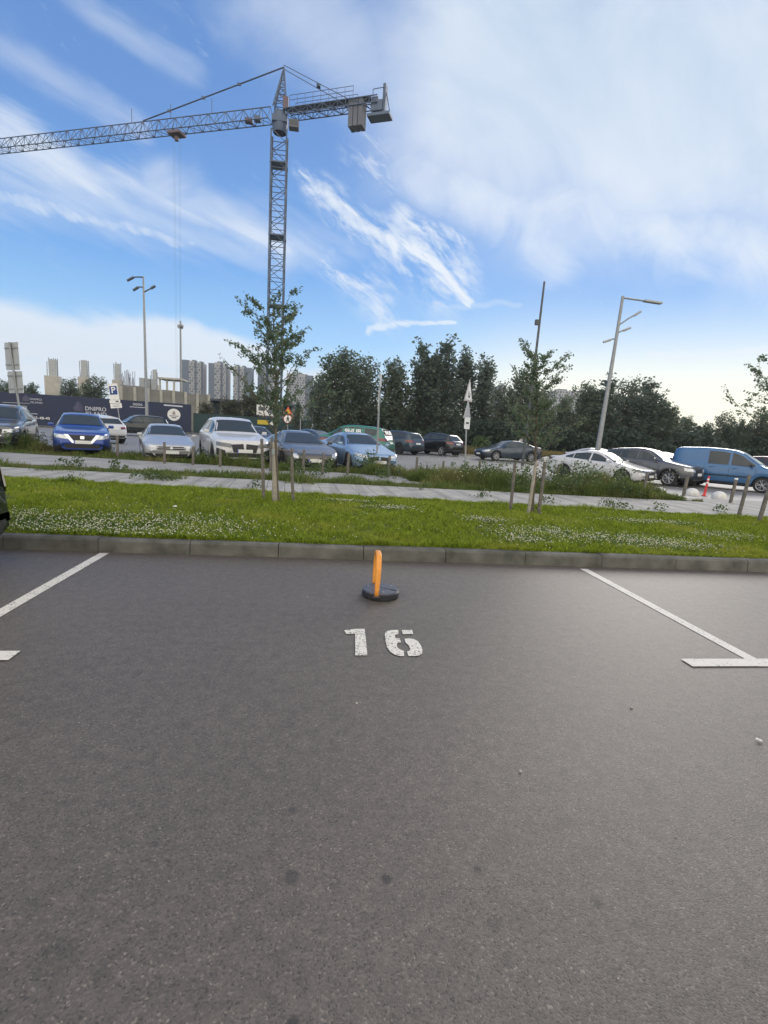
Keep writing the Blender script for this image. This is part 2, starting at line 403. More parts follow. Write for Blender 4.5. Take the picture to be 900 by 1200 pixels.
# near kerb: precast stones with open joints, top edge chamfered
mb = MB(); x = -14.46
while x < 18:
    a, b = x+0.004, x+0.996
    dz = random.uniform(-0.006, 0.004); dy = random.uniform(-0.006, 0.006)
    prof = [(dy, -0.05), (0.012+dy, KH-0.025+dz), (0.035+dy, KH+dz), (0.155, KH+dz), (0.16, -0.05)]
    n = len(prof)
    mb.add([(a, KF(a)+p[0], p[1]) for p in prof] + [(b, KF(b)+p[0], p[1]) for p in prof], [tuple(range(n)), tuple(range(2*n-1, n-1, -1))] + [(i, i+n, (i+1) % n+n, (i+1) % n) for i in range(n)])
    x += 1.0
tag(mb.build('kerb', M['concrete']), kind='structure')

LZ = 0.14
def lawn_far(x): return 10.45 - 0.095*x
def walk_far(x): return 12.75 - 0.055*x
def p2_near(x): return 13.85 - 0.06*x
def p2_far(x): return 16.35 - 0.16*x
def strip(name, fa, fb, x0, x1, z, m, z0=-0.05, n=24):
    xs = np.linspace(x0, x1, n+1)
    pts = [(x, fa(x)) for x in xs] + [(x, fb(x)) for x in xs[::-1]]
    return MB().prism(pts, z0, z).build(name, m)
EDGE = [(-60, 45), (-30, 33), (-15, 25.2), (-9.6, 21.3), (-4.3, 18.8), (0.8, 17.6), (6.0, 16.9), (10.2, 16.2)]
def edge_y(x): return float(np.interp(x, [p[0] for p in EDGE], [p[1] for p in EDGE]))
tag(strip('lawn', lambda x: KF(x)+0.162, lawn_far, -22, 22, LZ, M['soil']), kind='structure')
pm = paver_mat()
tag(strip('walkway', lambda x: lawn_far(x)+0.012, lambda x: walk_far(x), -45, 26, LZ+0.012, pm), kind='structure')
tag(strip('weed_verge', lambda x: walk_far(x)+0.01, lambda x: p2_near(x), -45, 10.3, LZ-0.02, M['soil']), kind='structure')
tag(strip('path', lambda x: p2_near(x)+0.01, lambda x: p2_far(x), -45, 10.3, LZ-0.005, mat('path_concrete', (0.27, 0.262, 0.25), 0.9, var=0.2, scale=1.6, bump=0.2)), kind='structure')
tag(strip('outer_verge', lambda x: p2_far(x)+0.01, lambda x: max(edge_y(x), p2_far(x)+0.05), -45, 10.2, LZ-0.02, M['soil'], n=60), kind='structure')
# lot kerb, paved corner on the right
def ribbon(name, pts, w, z0, z1, m):
    mb = MB()
    for (a, b) in zip(pts[:-1], pts[1:]):
        d = (Vector(b)-Vector(a)).normalized(); nrm = Vector((-d.y, d.x))*w/2
        a2, b2 = Vector(a)+d*0.004, Vector(b)-d*0.004
        mb.prism([a2-nrm, b2-nrm, b2+nrm, a2+nrm], z0, z1)
    return mb.build(name, m)
ek = [(x, edge_y(x)+0.09) for x in np.linspace(-40, 10.2, 52)]
tag(ribbon('lot_kerb', ek, 0.16, -0.28, 0.12, M['concrete_pale']), kind='structure')
pcm = mat('corner_paving', (0.30, 0.285, 0.26), 0.88, var=0.15, scale=2.2)
cn = [(10.35, walk_far(10.35)+.012, LZ-.004), (26, walk_far(26)+.012, LZ-.004), (30, 13.4, .05), (30, 14.6, -.192), (10.35, 15.9, -.165), (10.35, 14.2, .04)]
tag(MB().add(cn, [(0, 1, 2, 5), (5, 2, 3, 4)]).build('paved_corner', pcm), kind='structure')
# far verge under the trees
far_edge = [(0.5, 50.0), (6.5, 47.0), (8.5, 45.0), (11.5, 39.5), (16, 38.0), (24, 33.0), (40, 27), (60, 22)]
o = MB().prism(far_edge + [(90, 22), (90, 120), (-2, 120), (0, 60)], -0.28, 0.10).build('tree_verge', M['dry']); tag(o, kind='structure')
tag(ribbon('far_kerb', [(p[0]-0.03, p[1]-0.11) for p in far_edge], 0.18, -0.28, 0.13, M['concrete_pale']), kind='structure')
o = MB().prism([(-70, 52), (-33, 56.6), (-15.2, 63.0), (-1.5, 65.4), (-1.5, 60.5), (-15, 59.5), (-33, 53.2), (-70, 48.4)], -0.05, 0.12).build('hoarding_pavement', M['concrete']); tag(o, kind='structure')

# painted bay lines (white, worn)
wp = worn_paint('worn_white_line', (0.62, 0.585, 0.515), 0.50)
def rect(name, x0, x1, y0, y1, z, m):
    return MB().poly([(x0, y0, z), (x1, y0, z), (x1, y1, z), (x0, y1, z)]).build(name, m)
for (x0, x1, y0, y1, z) in ((-2.42, -2.32, 3.13, KF(-2.4)-.05, 0.004), (3.19, 3.29, 3.02, KF(3.2)-.12, 0.004),
                            (-2.95, -1.86, 3.13, 3.26, 0.008), (2.66, 4.0, 3.02, 3.14, 0.008), (-8.07, -7.97, 3.1, KY-.05, 0.004), (8.84, 8.94, 3.0, KY-.05, 0.004)):
    tag(rect('bay_line', x0, x1, y0, y1, z, wp), kind='structure')
def zz(pts): return [gp(380+a/6.4286, 620+b/6.4286) for a, b in pts]
d1 = zz([(150, 768), (165, 795), (232, 795), (234, 930), (232, 957), (325, 957), (305, 757), (235, 757)])
d6a = zz([(455, 800), (462, 782), (480, 770), (510, 766), (555, 764), (560, 797), (532, 802), (535, 828), (568, 830), (578, 860), (550, 865), (546, 887), (560, 907), (600, 925), (601, 962), (572, 963), (530, 952), (492, 925), (472, 895), (462, 850)])
d6b = zz([(583, 766), (662, 765), (670, 795), (592, 797)])
d6c = zz([(604, 832), (640, 829), (672, 833), (705, 850), (727, 880), (739, 915), (736, 945), (708, 960), (632, 963), (624, 927), (642, 922), (648, 908), (635, 880), (612, 860)])
tag(ngon_fill('bay_number', [d1, d6a, d6b, d6c], 0.006, worn_paint('worn_white_number', (0.66, 0.62, 0.545), 0.535)), kind='structure')

# ------------------------------------------------------------------ grass, clover, weeds (stuff)
def value_noise(x, y, s, seed):
    r = np.random.default_rng(seed); g = r.random((64, 64))
    u = (x/s) % 63; v = (y/s) % 63; i = u.astype(int); j = v.astype(int); fu = u-i; fv = v-j
    fu = fu*fu*(3-2*fu); fv = fv*fv*(3-2*fv)
    return (g[i, j]*(1-fu)*(1-fv) + g[(i+1) % 64, j]*fu*(1-fv) + g[i, (j+1) % 64]*(1-fu)*fv + g[(i+1) % 64, (j+1) % 64]*fu*fv)
def blades(name, x, y, z, h, w, lean, m, label):
    n = len(x); th = rng.random(n)*2*PI; ph = rng.random(n)*2*PI
    lx = np.cos(ph)*h*lean; ly = np.sin(ph)*h*lean
    cx, sx = np.cos(th)*w/2, np.sin(th)*w/2
    V = np.empty((n, 5, 3))
    V[:, 0] = np.stack([x-cx, y-sx, z], 1); V[:, 1] = np.stack([x+cx, y+sx, z], 1)
    V[:, 2] = np.stack([x+cx*.8+lx*.35, y+sx*.8+ly*.35, z+h*.6], 1); V[:, 3] = np.stack([x-cx*.8+lx*.35, y-sx*.8+ly*.35, z+h*.6], 1)
    V[:, 4] = np.stack([x+lx, y+ly, z+h], 1)
    b = np.arange(n)*5
    f = np.concatenate([np.stack([b, b+1, b+2], 1), np.stack([b, b+2, b+3], 1), np.stack([b+3, b+2, b+4], 1)])
    o = np_mesh(name, V.reshape(-1, 3), f, m)
    tag(o, label, 'grass', kind='stuff')
    return o
N = 300000
gx = rng.uniform(-9.5, 12.5, N); t = rng.random(N)**1.25
gy = KF(gx)+0.15 + t*(lawn_far(gx)+0.05-KF(gx)-0.15)
patch = value_noise(gx, gy, 0.5, 3)*0.6 + value_noise(gx, gy, 0.16, 4)*0.4
tuft = value_noise(gx, gy, 0.09, 5); keep = (tuft > .22) | (rng.random(N) < .35)
gx, gy, patch, tuft = gx[keep], gy[keep], patch[keep], tuft[keep]; N = len(gx)
gh = (0.015 + 0.060*patch**1.5 + .045*tuft**2)*rng.uniform(0.45, 1.4, N)
lawn_grass = grass_mat('lawn_blades', (0.080, 0.135, 0.009), (0.36, 0.44, 0.038), (0.36, 0.38, 0.05), 0.42)
# trodden ring round the stakes
blades('lawn_grass', gx, gy, np.full(N, LZ-0.005), gh, np.full(N, 0.009)*(1+gy*0.03), 0.75, lawn_grass, 'short bright green lawn grass between the near kerb and the walkway')
# ragged fringe of grass hanging over kerb and walkway
N = 26000
gx = rng.uniform(-9.5, 12.5, N); side = rng.random(N) < 0.45
gy = np.where(side, KF(gx)+0.13+rng.random(N)*0.06, lawn_far(gx)+rng.normal(0, 0.07, N))
clump = value_noise(gx, gy, 0.35, 9)
gh = (0.02+0.12*clump**2.2)*rng.uniform(0.5, 1.3, N)
blades('fringe_grass', gx, gy, np.full(N, LZ), gh, np.full(N, 0.009), 0.8, lawn_grass, 'ragged grass fringe along the kerb edge and the walkway edge')

def leaf_cards(name, P, size, m, label=None, cat=None, parent=None, flat=0.0, aspect=1.6, kind=None):
    n = len(P)
    a = rng.normal(size=(n, 3)); a[:, 2] *= (1-flat); a /= np.linalg.norm(a, axis=1)[:, None]+1e-9
    b = rng.normal(size=(n, 3)); b[:, 2] *= (1-flat)
    b -= a*np.sum(a*b, 1)[:, None]; b /= np.linalg.norm(b, axis=1)[:, None]+1e-9
    s = (size*rng.uniform(0.6, 1.35, n))[:, None]
    a = a*s*aspect/2; b = b*s/2
    V = np.stack([P-a, P+b*0.9, P+a, P-b*0.9], 1)
    i = np.arange(n)*4
    f = np.stack([i, i+1, i+2, i+3], 1)
    o = np_mesh(name, V.reshape(-1, 3), f, m, parent)
    if label: tag(o, label, cat, kind=kind)
    return o
# clover: leaf mats and white heads in patches
cl = [(175, 612, 1.3, .5), (110, 625, .9, .35), (60, 618, .7, .4), (215, 625, .8, .3), (460, 596, .5, .18), (520, 586, 1.5, .12), (640, 625, .7, .35), (720, 632, 1.1, .3), (790, 640, .8, .25), (610, 632, .4, .25), (760, 612, .9, .2), (850, 628, .6, .25), (30, 605, .5, .3), (285, 640, .5, .1), (410, 588, .5, .08), (570, 610, .4, .2)]
P = []; Q = []
for (px, py, rx, ry) in cl:
    c = gp(px, py, LZ+.02); k = int(950*rx*ry+80)
    p = np.stack([c.x+rng.normal(0, rx*.55, k), c.y+rng.normal(0, ry*.75, k), LZ+0.035+rng.random(k)*0.03], 1); P.append(p)
    k = int(5200*rx*ry+250)
    Q.append(np.stack([c.x+rng.normal(0, rx*.6, k), c.y+rng.normal(0, ry*.8, k), LZ+0.02+rng.random(k)*0.035], 1))
k = 300; P.append(np.stack([rng.uniform(-9, 12, k), rng.uniform(6.0, 10.0, k), LZ+0.04+rng.random(k)*0.03], 1))
P = np.concatenate(P); Q = np.concatenate(Q)
ok = (P[:, 1] > KF(P[:, 0])+.15) & (P[:, 1] < lawn_far(P[:, 0])); P = P[ok]
ok = (Q[:, 1] > KF(Q[:, 0])+.15) & (Q[:, 1] < lawn_far(Q[:, 0])); Q = Q[ok]
leaf_cards('clover_leaves', Q, np.full(len(Q), 0.022), leaf_mat('clover_leaf', (0.040, 0.095, 0.012), (0.12, 0.20, 0.035), 0.25), 'low clover leaves in patches in the lawn', 'clover', flat=0.75, aspect=1.1, kind='stuff')
n = len(P); r = 0.0088*rng.uniform(0.6, 1.25, n)
oct_ = np.array([[1, 0, 0], [0, 1, 0], [-1, 0, 0], [0, -1, 0], [0, 0, 1], [0, 0, -1]])
V = P[:, None, :] + oct_[None]*r[:, None, None]
fo = np.array([[0, 1, 4], [1, 2, 4], [2, 3, 4], [3, 0, 4], [1, 0, 5], [2, 1, 5], [3, 2, 5], [0, 3, 5]])
f = (np.arange(n)*6)[:, None, None] + fo[None]
tag(np_mesh('clover_flowers', V.reshape(-1, 3), f.reshape(-1, 3), mat('clover_head', (0.66, 0.63, 0.47), 0.9)), 'small white clover flower heads scattered over the lawn', 'clover', kind='stuff')

# weeds: uncut grass with leafy stems
weed_grass = grass_mat('weed_blades', (0.070, 0.115, 0.022), (0.17, 0.21, 0.055), (0.27, 0.23, 0.10), 0.35)
def weed_band(name, xs0, xs1, fa, fb, n, hmin, hmax, seed, label):
    x = rng.uniform(xs0, xs1, n); t = rng.random(n); fa_ = np.array([fa(v) for v in x]); fb_ = np.array([fb(v) for v in x])
    y = fa_ + t*(fb_-fa_)
    c = value_noise(x+40, y+40, 0.8, seed)*.55 + value_noise(x+40, y+40, 0.25, seed+1)*.45
    k = c > 0.28; x, y, c = x[k], y[k], c[k]
    h = (hmin + (hmax-hmin)*np.clip((c-.28)/.5, 0, 1)**1.6)*rng.uniform(0.4, 1.2, len(x))
    return blades(name, x, y, np.full(len(x), LZ-0.02), h, np.full(len(x), 0.016), 0.45, weed_grass, label)
weed_band('weeds', -26, 5, lambda x: walk_far(x)+.02, lambda x: p2_near(x), 26000, 0.03, 0.24, 21, 'thin line of weeds between the tiled walkway and the grey path')
weed_band('tall_weeds', -26, 4.2, lambda x: p2_far(x), lambda x: max(edge_y(x)-.4, p2_far(x)+.1), 30000, 0.03, 0.24, 31, 'uncut weeds in the verge in front of the parked cars')
weed_band('weed_thicket', 2.6, 10.4, lambda x: walk_far(x)+.15+max(0, 4.5-x)*.9, lambda x: edge_y(x)-.02, 60000, 0.06, 0.50, 41, 'dense high weeds around the foot of the lamp post')
def stem_clump(P0, n, hgt, rad, leaves=26):
    out = []
    for i in range(n):
        a = random.uniform(0, 2*PI); r = rad*math.sqrt(random.random()); hh = hgt*random.uniform(.55, 1.1)
        bx, by = P0[0]+r*math.cos(a), P0[1]+r*math.sin(a); ta, tl = random.uniform(0, 2*PI), hh*.22
        for k in range(leaves):
            q = random.random()**.8
            sp = 0.09*(1-q*.6)
            out.append((bx+math.cos(ta)*tl*q+random.gauss(0, sp), by+math.sin(ta)*tl*q+random.gauss(0, sp), LZ+hh*q))
    return out
pts = []
wl = [(430, 553, 22, .75, .45), (455, 560, 10, .4, .5), (560, 566, 18, .7, .6), (590, 570, 22, .8, .6), (640, 572, 26, .85, .7), (670, 578, 26, .9, .7), (700, 578, 26, .95, .7), (730, 582, 14, .36, .5), (752, 584, 8, .28, .4), (610, 576, 14, .6, .5), (530, 562, 10, .55, .6), (500, 560, 10, .5, .5),
      (345, 553, 12, .55, .35), (300, 545, 10, .5, .4), (265, 541, 10, .5, .4), (240, 540, 9, .5, .4), (385, 553, 10, .5, .3), (25, 525, 16, .7, .7), (5, 527, 12, .7, .6), (50, 524, 8, .5, .5), (120, 532, 7, .4, .4), (85, 548, 6, .35, .3), (145, 553, 5, .3, .3), (170, 562, 4, .25, .3), (355, 560, 7, .4, .4), (370, 558, 7, .5, .3)]
for (px, py, n, hg, rd) in wl:
    p = gp(px, py, LZ); pts += stem_clump((p.x, p.y), n, hg, rd)
leaf_cards('leafy_weeds', np.array(pts), np.full(len(pts), 0.042), leaf_mat('weed_leaf', (0.045, 0.080, 0.026), (0.12, 0.165, 0.058), 0.35), 'leafy weed stems standing among the tall verge grass', 'weeds', aspect=1.9, kind='stuff')
# flower heads on the tall weeds, pale dry stalks
k = 900; xx = rng.uniform(3, 10.2, k); yy = rng.uniform(12.8, 16, k)
leaf_cards('weed_flowers', np.stack([xx, yy, LZ+rng.uniform(.25, .8, k)], 1), np.full(k, .035), mat('weed_flower_pale', (0.45, 0.45, 0.33), .9), 'pale small flower heads above the dense weeds', 'flowers', aspect=1.0, kind='stuff')
# taller clumps in the verge
cx_ = []; cy_ = []; ch_ = []
for (px, py, hh_, rr_, n_) in ((8, 524, .75, .55, 900), (30, 526, .7, .5, 800), (48, 528, .45, .4, 400), (92, 533, .22, .3, 200), (125, 534, .28, .35, 260), (238, 543, .42, .4, 500), (262, 544, .5, .45, 650), (286, 546, .42, .4, 500), (302, 548, .36, .4, 400), (332, 551, .32, .4, 380),
        (440, 556, .5, .45, 700), (462, 557, .42, .5, 600), (500, 560, .40, .5, 500), (520, 563, .5, .5, 650), (548, 563, .55, .5, 700), (576, 566, .55, .5, 700), (600, 570, .5, .5, 700), (680, 574, .62, .5, 700), (700, 572, .7, .5, 800), (355, 566, .3, .5, 400), (200, 561, .22, .5, 300), (60, 551, .2, .5, 250)):
    q = gp(px, py, LZ); a_ = rng.normal(0, rr_*.5, n_); b_ = rng.normal(0, rr_*.35, n_)
    cx_.append(q.x+a_); cy_.append(q.y+b_); ch_.append(hh_*rng.uniform(.35, 1.1, n_)*np.exp(-(a_/rr_)**2*.8))
cx_ = np.concatenate(cx_); cy_ = np.concatenate(cy_); ch_ = np.concatenate(ch_)
blades('weed_clumps', cx_, cy_, np.full(len(cx_), LZ-.03), ch_, np.full(len(cx_), .015), .5, weed_grass, 'taller clumps of rank grass in the verge along the parked cars')
# seedlings growing out of the walkway edge
pts = []
for (px, py) in ((160, 560), (172, 561), (180, 562), (190, 563), (200, 564), (708, 594), (718, 595), (728, 596), (770, 598), (640, 590), (565, 583), (495, 574), (85, 565), (300, 573), (845, 601)):
    p = gp(px, py, LZ); pts += stem_clump((p.x, p.y), 5, .2, .14, 14)
leaf_cards('walkway_seedlings', np.array(pts), np.full(len(pts), .035), leaf_mat('weed_leaf', (0, 0, 0), (0, 0, 0)), 'scattered small weeds growing along the walkway edge', 'weeds', kind='stuff')
# dry grass under the far trees
k = 60000; xx = rng.uniform(6, 48, k); tt = rng.random(k)
fy = np.interp(xx, [p[0] for p in far_edge], [p[1] for p in far_edge]); yy = fy + .1 + tt*9
dry_grass = grass_mat('dry_blades', (0.16, 0.13, 0.05), (0.28, 0.22, 0.09), (0.09, 0.11, 0.035), .25)
blades('dry_grass', xx, yy, np.full(k, .09), rng.uniform(.15, .75, k), np.full(k, .05), .4, dry_grass, 'dry yellow grass on the verge below the trees')

# ------------------------------------------------------------------ cars
def smooth_profile(keys, L, win=0.10):
    xs = np.linspace(0, L, 700); z = np.interp(xs, [k[0] for k in keys], [k[1] for k in keys])
    n = max(3, int(win/L*700)) | 1
    ker = np.hanning(n+2)[1:-1]; ker /= ker.sum()
    p = np.pad(z, n//2, mode='edge'); zs = np.convolve(p, ker, 'valid')
    zs[0] = z[0]; zs[-1] = z[-1]
    return lambda s: float(np.interp(s, xs, zs))
TYPES = {
    'sedan': dict(L=4.75, W=1.86, H=1.44, fo=.86, wb=2.85, R=.335, zf=.19, wr=.63, cowl=1.28, wst=2.08, rwt=3.32, rwb=4.12,
        top=[(0, .52), (.03, .66), (.12, .72), (.6, .83), (1.22, .965), (1.34, 1.01), (2.05, 1.365), (2.35, 1.43), (2.75, 1.44), (3.3, 1.37), (4.05, 1.10), (4.2, 1.07), (4.62, 1.05), (4.72, .98), (4.75, .80)],
        belt=[(0, .49), (.03, .63), (.12, .69), (.6, .78), (1.3, .90), (2.6, .94), (4.1, 1.02), (4.62, 1.01), (4.75, .76)], sw=[(1.42, 2.42), (2.50, 3.30), (3.34, 3.72)]),
    'fastback': dict(L=4.95, W=1.95, H=1.40, fo=.92, wb=2.92, R=.35, zf=.16, wr=.58, cowl=1.35, wst=2.2, rwt=3.1, rwb=4.35,
        top=[(0, .42), (.04, .55), (.14, .62), (.6, .75), (1.28, .90), (1.42, .95), (2.15, 1.30), (2.5, 1.38), (2.85, 1.40), (3.3, 1.35), (4.4, 1.06), (4.75, 1.00), (4.9, .93), (4.95, .75)],
        belt=[(0, .39), (.04, .53), (.14, .62), (.55, .76), (.95, .82), (1.4, .88), (2.8, .92), (4.2, .99), (4.75, .95), (4.95, .70)], sw=[(1.55, 2.55), (2.63, 3.45), (3.49, 3.85)]),
    'suv': dict(L=4.88, W=1.98, H=1.74, fo=.88, wb=2.96, R=.385, zf=.24, wr=.68, cowl=1.35, wst=2.08, rwt=4.42, rwb=4.74,
        top=[(0, .58), (.03, .84), (.10, .96), (.6, 1.05), (1.28, 1.15), (1.42, 1.20), (2.05, 1.64), (2.4, 1.72), (2.8, 1.74), (3.8, 1.70), (4.38, 1.62), (4.5, 1.55), (4.74, 1.16), (4.82, 1.02), (4.88, .70)],
        belt=[(0, .55), (.03, .81), (.10, .92), (.6, 1.00), (1.35, 1.09), (2.8, 1.12), (4.2, 1.18), (4.7, 1.12), (4.88, .66)], sw=[(1.5, 2.52), (2.6, 3.5), (3.56, 4.25)]),
    'hatch': dict(L=4.25, W=1.82, H=1.58, fo=.86, wb=2.62, R=.345, zf=.21, wr=.66, cowl=1.2, wst=1.9, rwt=3.72, rwb=4.08,
        top=[(0, .55), (.03, .80), (.10, .90), (.55, .98), (1.12, 1.07), (1.26, 1.12), (1.88, 1.50), (2.2, 1.57), (2.5, 1.58), (3.2, 1.53), (3.72, 1.45), (4.08, 1.06), (4.2, .96), (4.25, .66)],
        belt=[(0, .52), (.03, .77), (.10, .86), (.55, .93), (1.2, 1.00), (2.4, 1.04), (3.6, 1.12), (4.08, 1.03), (4.25, .62)], sw=[(1.36, 2.26), (2.34, 3.05), (3.1, 3.6)]),
    'van': dict(L=4.6, W=1.84, H=1.84, fo=.88, wb=2.75, R=.33, zf=.21, wr=.80, cowl=1.02, wst=1.80, rwt=4.48, rwb=4.56,
        top=[(0, .52), (.03, .76), (.10, .88), (.5, 1.00), (.95, 1.12), (1.08, 1.18), (1.75, 1.66), (2.05, 1.77), (2.5, 1.82), (3.2, 1.84), (4.2, 1.80), (4.42, 1.74), (4.52, 1.45), (4.57, 1.0), (4.6, .6)],
        belt=[(0, .49), (.03, .73), (.10, .84), (.5, .94), (1.05, 1.04), (2.2, 1.07), (4.4, 1.08), (4.55, .9), (4.6, .55)], sw=[(1.22, 2.1), (2.2, 3.0)]),
}
def wheel_mesh(R, wid, style):
    t = MB()
    t.lathe([(R*.66, -wid/2), (R*.93, -wid/2), (R*.985, -wid*.42), (R, -wid*.25), (R, wid*.25), (R*.985, wid*.42), (R*.93, wid/2), (R*.66, wid/2)], 30, axis='Y')
    r = MB()
    yo = -wid*.44
    r.lathe([(R*.68, -wid*.5), (R*.66, -wid*.505), (R*.60, -wid*.40), (R*.60, wid*.3)], 30, axis='Y')
    ns = 5 if style == 0 else 7
    for k in range(ns):
        a = 2*PI*k/ns
        for da in ((-.17, .17) if style == 0 else (-.10, .10)):
            c, s_ = math.cos(a+da*.4), math.sin(a+da*.4); c2, s2 = math.cos(a+da*1.25), math.sin(a+da*1.25)
            r.tube([(c*R*.10, yo-.004, s_*R*.10), (c2*R*.63, yo-.008, s2*R*.63)], [R*.055, R*.05], 5)
    r.lathe([(.001, yo-.03), (R*.13, yo-.022), (R*.15, yo+.03)], 14, axis='Y')
    d = MB(); d.lathe([(.001, wid*.05), (R*.60, wid*.05)], 24, axis='Y')
    d.lathe([(R*.2, wid*.0), (R*.42, wid*.0), (R*.42, wid*.04)], 24, axis='Y')
    return t, r, d
WHEELS = {}
def make_car(kind, paint_m, label, cat, loc, heading, group='cars parked in the car park', grille='plain', lights='headlight', rim='alloy', rim_style=0,
             cladding=False, rails=False, tail='taillight', name='parked_car', scale=1.0, plate_front=True, roof_mat=None, windows_rear=True, glass=None, extra=None, chrome_trim=False):
    T = TYPES[kind]; L, W, Hh, zf, R = T['L'], T['W'], T['H'], T['zf'], T['R']; hw = W/2
    zt = smooth_profile(T['top'], L); zb = smooth_profile(T['belt'], L)
    fa, ra = T['fo'], T['fo']+T['wb']; Ra = R*1.13; zw = R
    st = set(np.round(np.concatenate([np.linspace(0, L, 54), [0, .012, .03, .06, .1, .16, .24, .34], L-np.array([0, .012, .03, .06, .1, .16, .24, .34])]), 4))
    for xa in (fa, ra):
        st = {s for s in st if abs(s-xa) > Ra+.02}
        st |= {round(xa+Ra*math.cos(a), 4) for a in np.linspace(0, PI, 15)} | {round(xa-Ra-.012, 4), round(xa+Ra+.012, 4)}
    st = sorted(s for s in st if 0 <= s <= L)
    def wid(s):
        df, dr = s, L-s; k = 1.0
        if df < .75: k -= .27*(1-df/.75)**2.6
        if dr < .65: k -= .20*(1-dr/.65)**2.6
        k -= .03*((s-L/2)/(L/2))**2
        return hw*k
    rings = []
    for s in st:
        w = wid(s); t_, b_ = zt(s), min(zb(s), zt(s)-.015)
        g = min(max((t_-b_-.05)/.38, 0), 1); wr = w*(.80*(1-g)+T['wr']*g)
        lift = .10*max(0, 1-s/.35)**2 + .12*max(0, 1-(L-s)/.4)**2
        z0 = zf+lift
        za = 0.0
        for xa in (fa, ra):
            d = Ra*Ra-(s-xa)**2
            if d > 0: za = max(za, zw+math.sqrt(d))
            elif abs(s-xa) <= Ra+.013: za = max(za, zw*.98)
        inarch = za > 0
        z1, z2 = max(z0+.06, za), max(z0+.20, za+.02)
        zm = max(.52*b_+.48*z0, za+.035)
        zs5 = max(b_-.11, za+.05 if za < b_-.10 else zm)
        y7 = w*.93
        def up(q, e): return b_+.012+(max(t_-b_, .02)-.012-e)*q
        ring = [(0, z0), (w*(.58 if inarch else .80), z0), (w*.965, z1), (w*.992, z2), (w*1.0, zm), (w*.985, max(zs5, zm+.01)), (w*.958, max(b_-.015, zm+.02)),
                (y7, max(b_+.010, zm+.03)), (y7+(wr-y7)*.5, up(.5, .07*g+.012)), (wr+.012, up(1.0, .085*g+.012)), (wr-.035, up(1.0, .030*g+.006)), (wr*.6, up(1.0, .008*g)), (0, up(1.0, 0.0))]
        rings.append((s, ring))
    nr = len(rings[0][1]); vs = []; fs = []; mi = []
    full = 2*nr-2
    for s, ring in rings:
        for y, z in ring: vs.append(Vector((L/2-s, y, z)))
        for y, z in ring[-2:0:-1]: vs.append(Vector((L/2-s, -y, z)))
    for i in range(len(rings)-1):
        for k in range(full):
            fs.append((i*full+k, i*full+(k+1) % full, (i+1)*full+(k+1) % full, (i+1)*full+k))
            kk = k if k < nr-1 else full-1-k
            s_mid = (rings[i][0]+rings[i+1][0])/2
            near_arch = any(abs(s_mid-xa) < Ra+.10 for xa in (fa, ra))
            if kk <= 1: mi.append(1)
            elif cladding and (kk == 2 or (kk == 3 and near_arch and any(abs(s_mid-xa) < Ra+.03 for xa in (fa, ra)))): mi.append(2)
            elif roof_mat and kk >= 9 and T['wst'] < s_mid < T['rwt']: mi.append(3)
            else: mi.append(0)
    fs.append(tuple(range(full))); mi.append(0)
    fs.append(tuple((len(rings)-1)*full+k for k in range(full-1, -1, -1))); mi.append(0)
    root = empty(name, loc, heading); root.scale = (scale,)*3
    tag(root, label, cat, group)
    b = MB(); b.v = [tuple(v) for v in vs]; b.f = fs; b.m = mi; b.sm = [True]*(len(fs)-2)+[False, False]
    body = b.build('body', [paint_m, M['under'], M['black'], roof_mat or paint_m], root)
    bvh = BVHTree.FromPolygons(vs, fs)
    G = glass or M['glass']
    def patch(pname, axis, quad, m, nu=8, nv=5, off=.007, parent=root, sgn=1, fn=None):
        vv = []; (a0, a1, a2, a3) = [Vector(q) for q in quad]
        for j in range(nv+1):
            for i in range(nu+1):
                u, v = i/nu, j/nv
                q = (a0*(1-u)+a1*u)*(1-v)+(a3*(1-u)+a2*u)*v
                if axis == 'F': o_, d_ = Vector((5, q[0], q[1])), Vector((-1, 0, 0))
                elif axis == 'B': o_, d_ = Vector((-5, q[0], q[1])), Vector((1, 0, 0))
                elif axis == 'S': o_, d_ = Vector((L/2-q[0], 3*sgn, q[1])), Vector((0, -sgn, 0))
                else: o_, d_ = Vector((L/2-q[0], q[1], 4)), Vector((0, 0, -1))
                h, nn, _, _ = bvh.ray_cast(o_, d_)
                if h is None:
                    h, nn, _, _ = bvh.find_nearest(o_+d_*(2.8 if axis in 'FB' else 2.2))
                if nn.dot(d_) > 0: nn = -nn
                vv.append(h+nn*off - d_*off*.6)
        ff = [(j*(nu+1)+i, j*(nu+1)+i+1, (j+1)*(nu+1)+i+1, (j+1)*(nu+1)+i) for j in range(nv) for i in range(nu)]
        p = MB(); p.add(vv, ff, 0, True)
        return p.build(pname, m, parent)
    # glazing
    c0, w1 = T['cowl']+.10, T['wst']-.04
    yb, yt = wid(c0)*.80, wid(w1)*T['wr']-.05
    patch('windscreen', 'T', [(c0, -yb), (c0, yb), (w1, yt), (w1, -yt)], G, 12, 8)
    r0, r1 = T['rwt']+.05, T['rwb']-.05
    if kind in ('sedan', 'fastback'):
        yb, yt = wid(r1)*.72, wid(r0)*T['wr']-.06
        patch('rear_window', 'T', [(r0, -yt), (r0, yt), (r1, yb), (r1, -yb)], G, 12, 8)
    else:
        z1_, z0_ = zt(T['rwt'])-.06, zt(T['rwb'])+.04
        if kind == 'van': z1_, z0_ = 1.62, 1.12
        patch('rear_window', 'B', [(-hw*.66, z0_), (hw*.66, z0_), (hw*.56, z1_), (-hw*.56, z1_)], G, 12, 6)
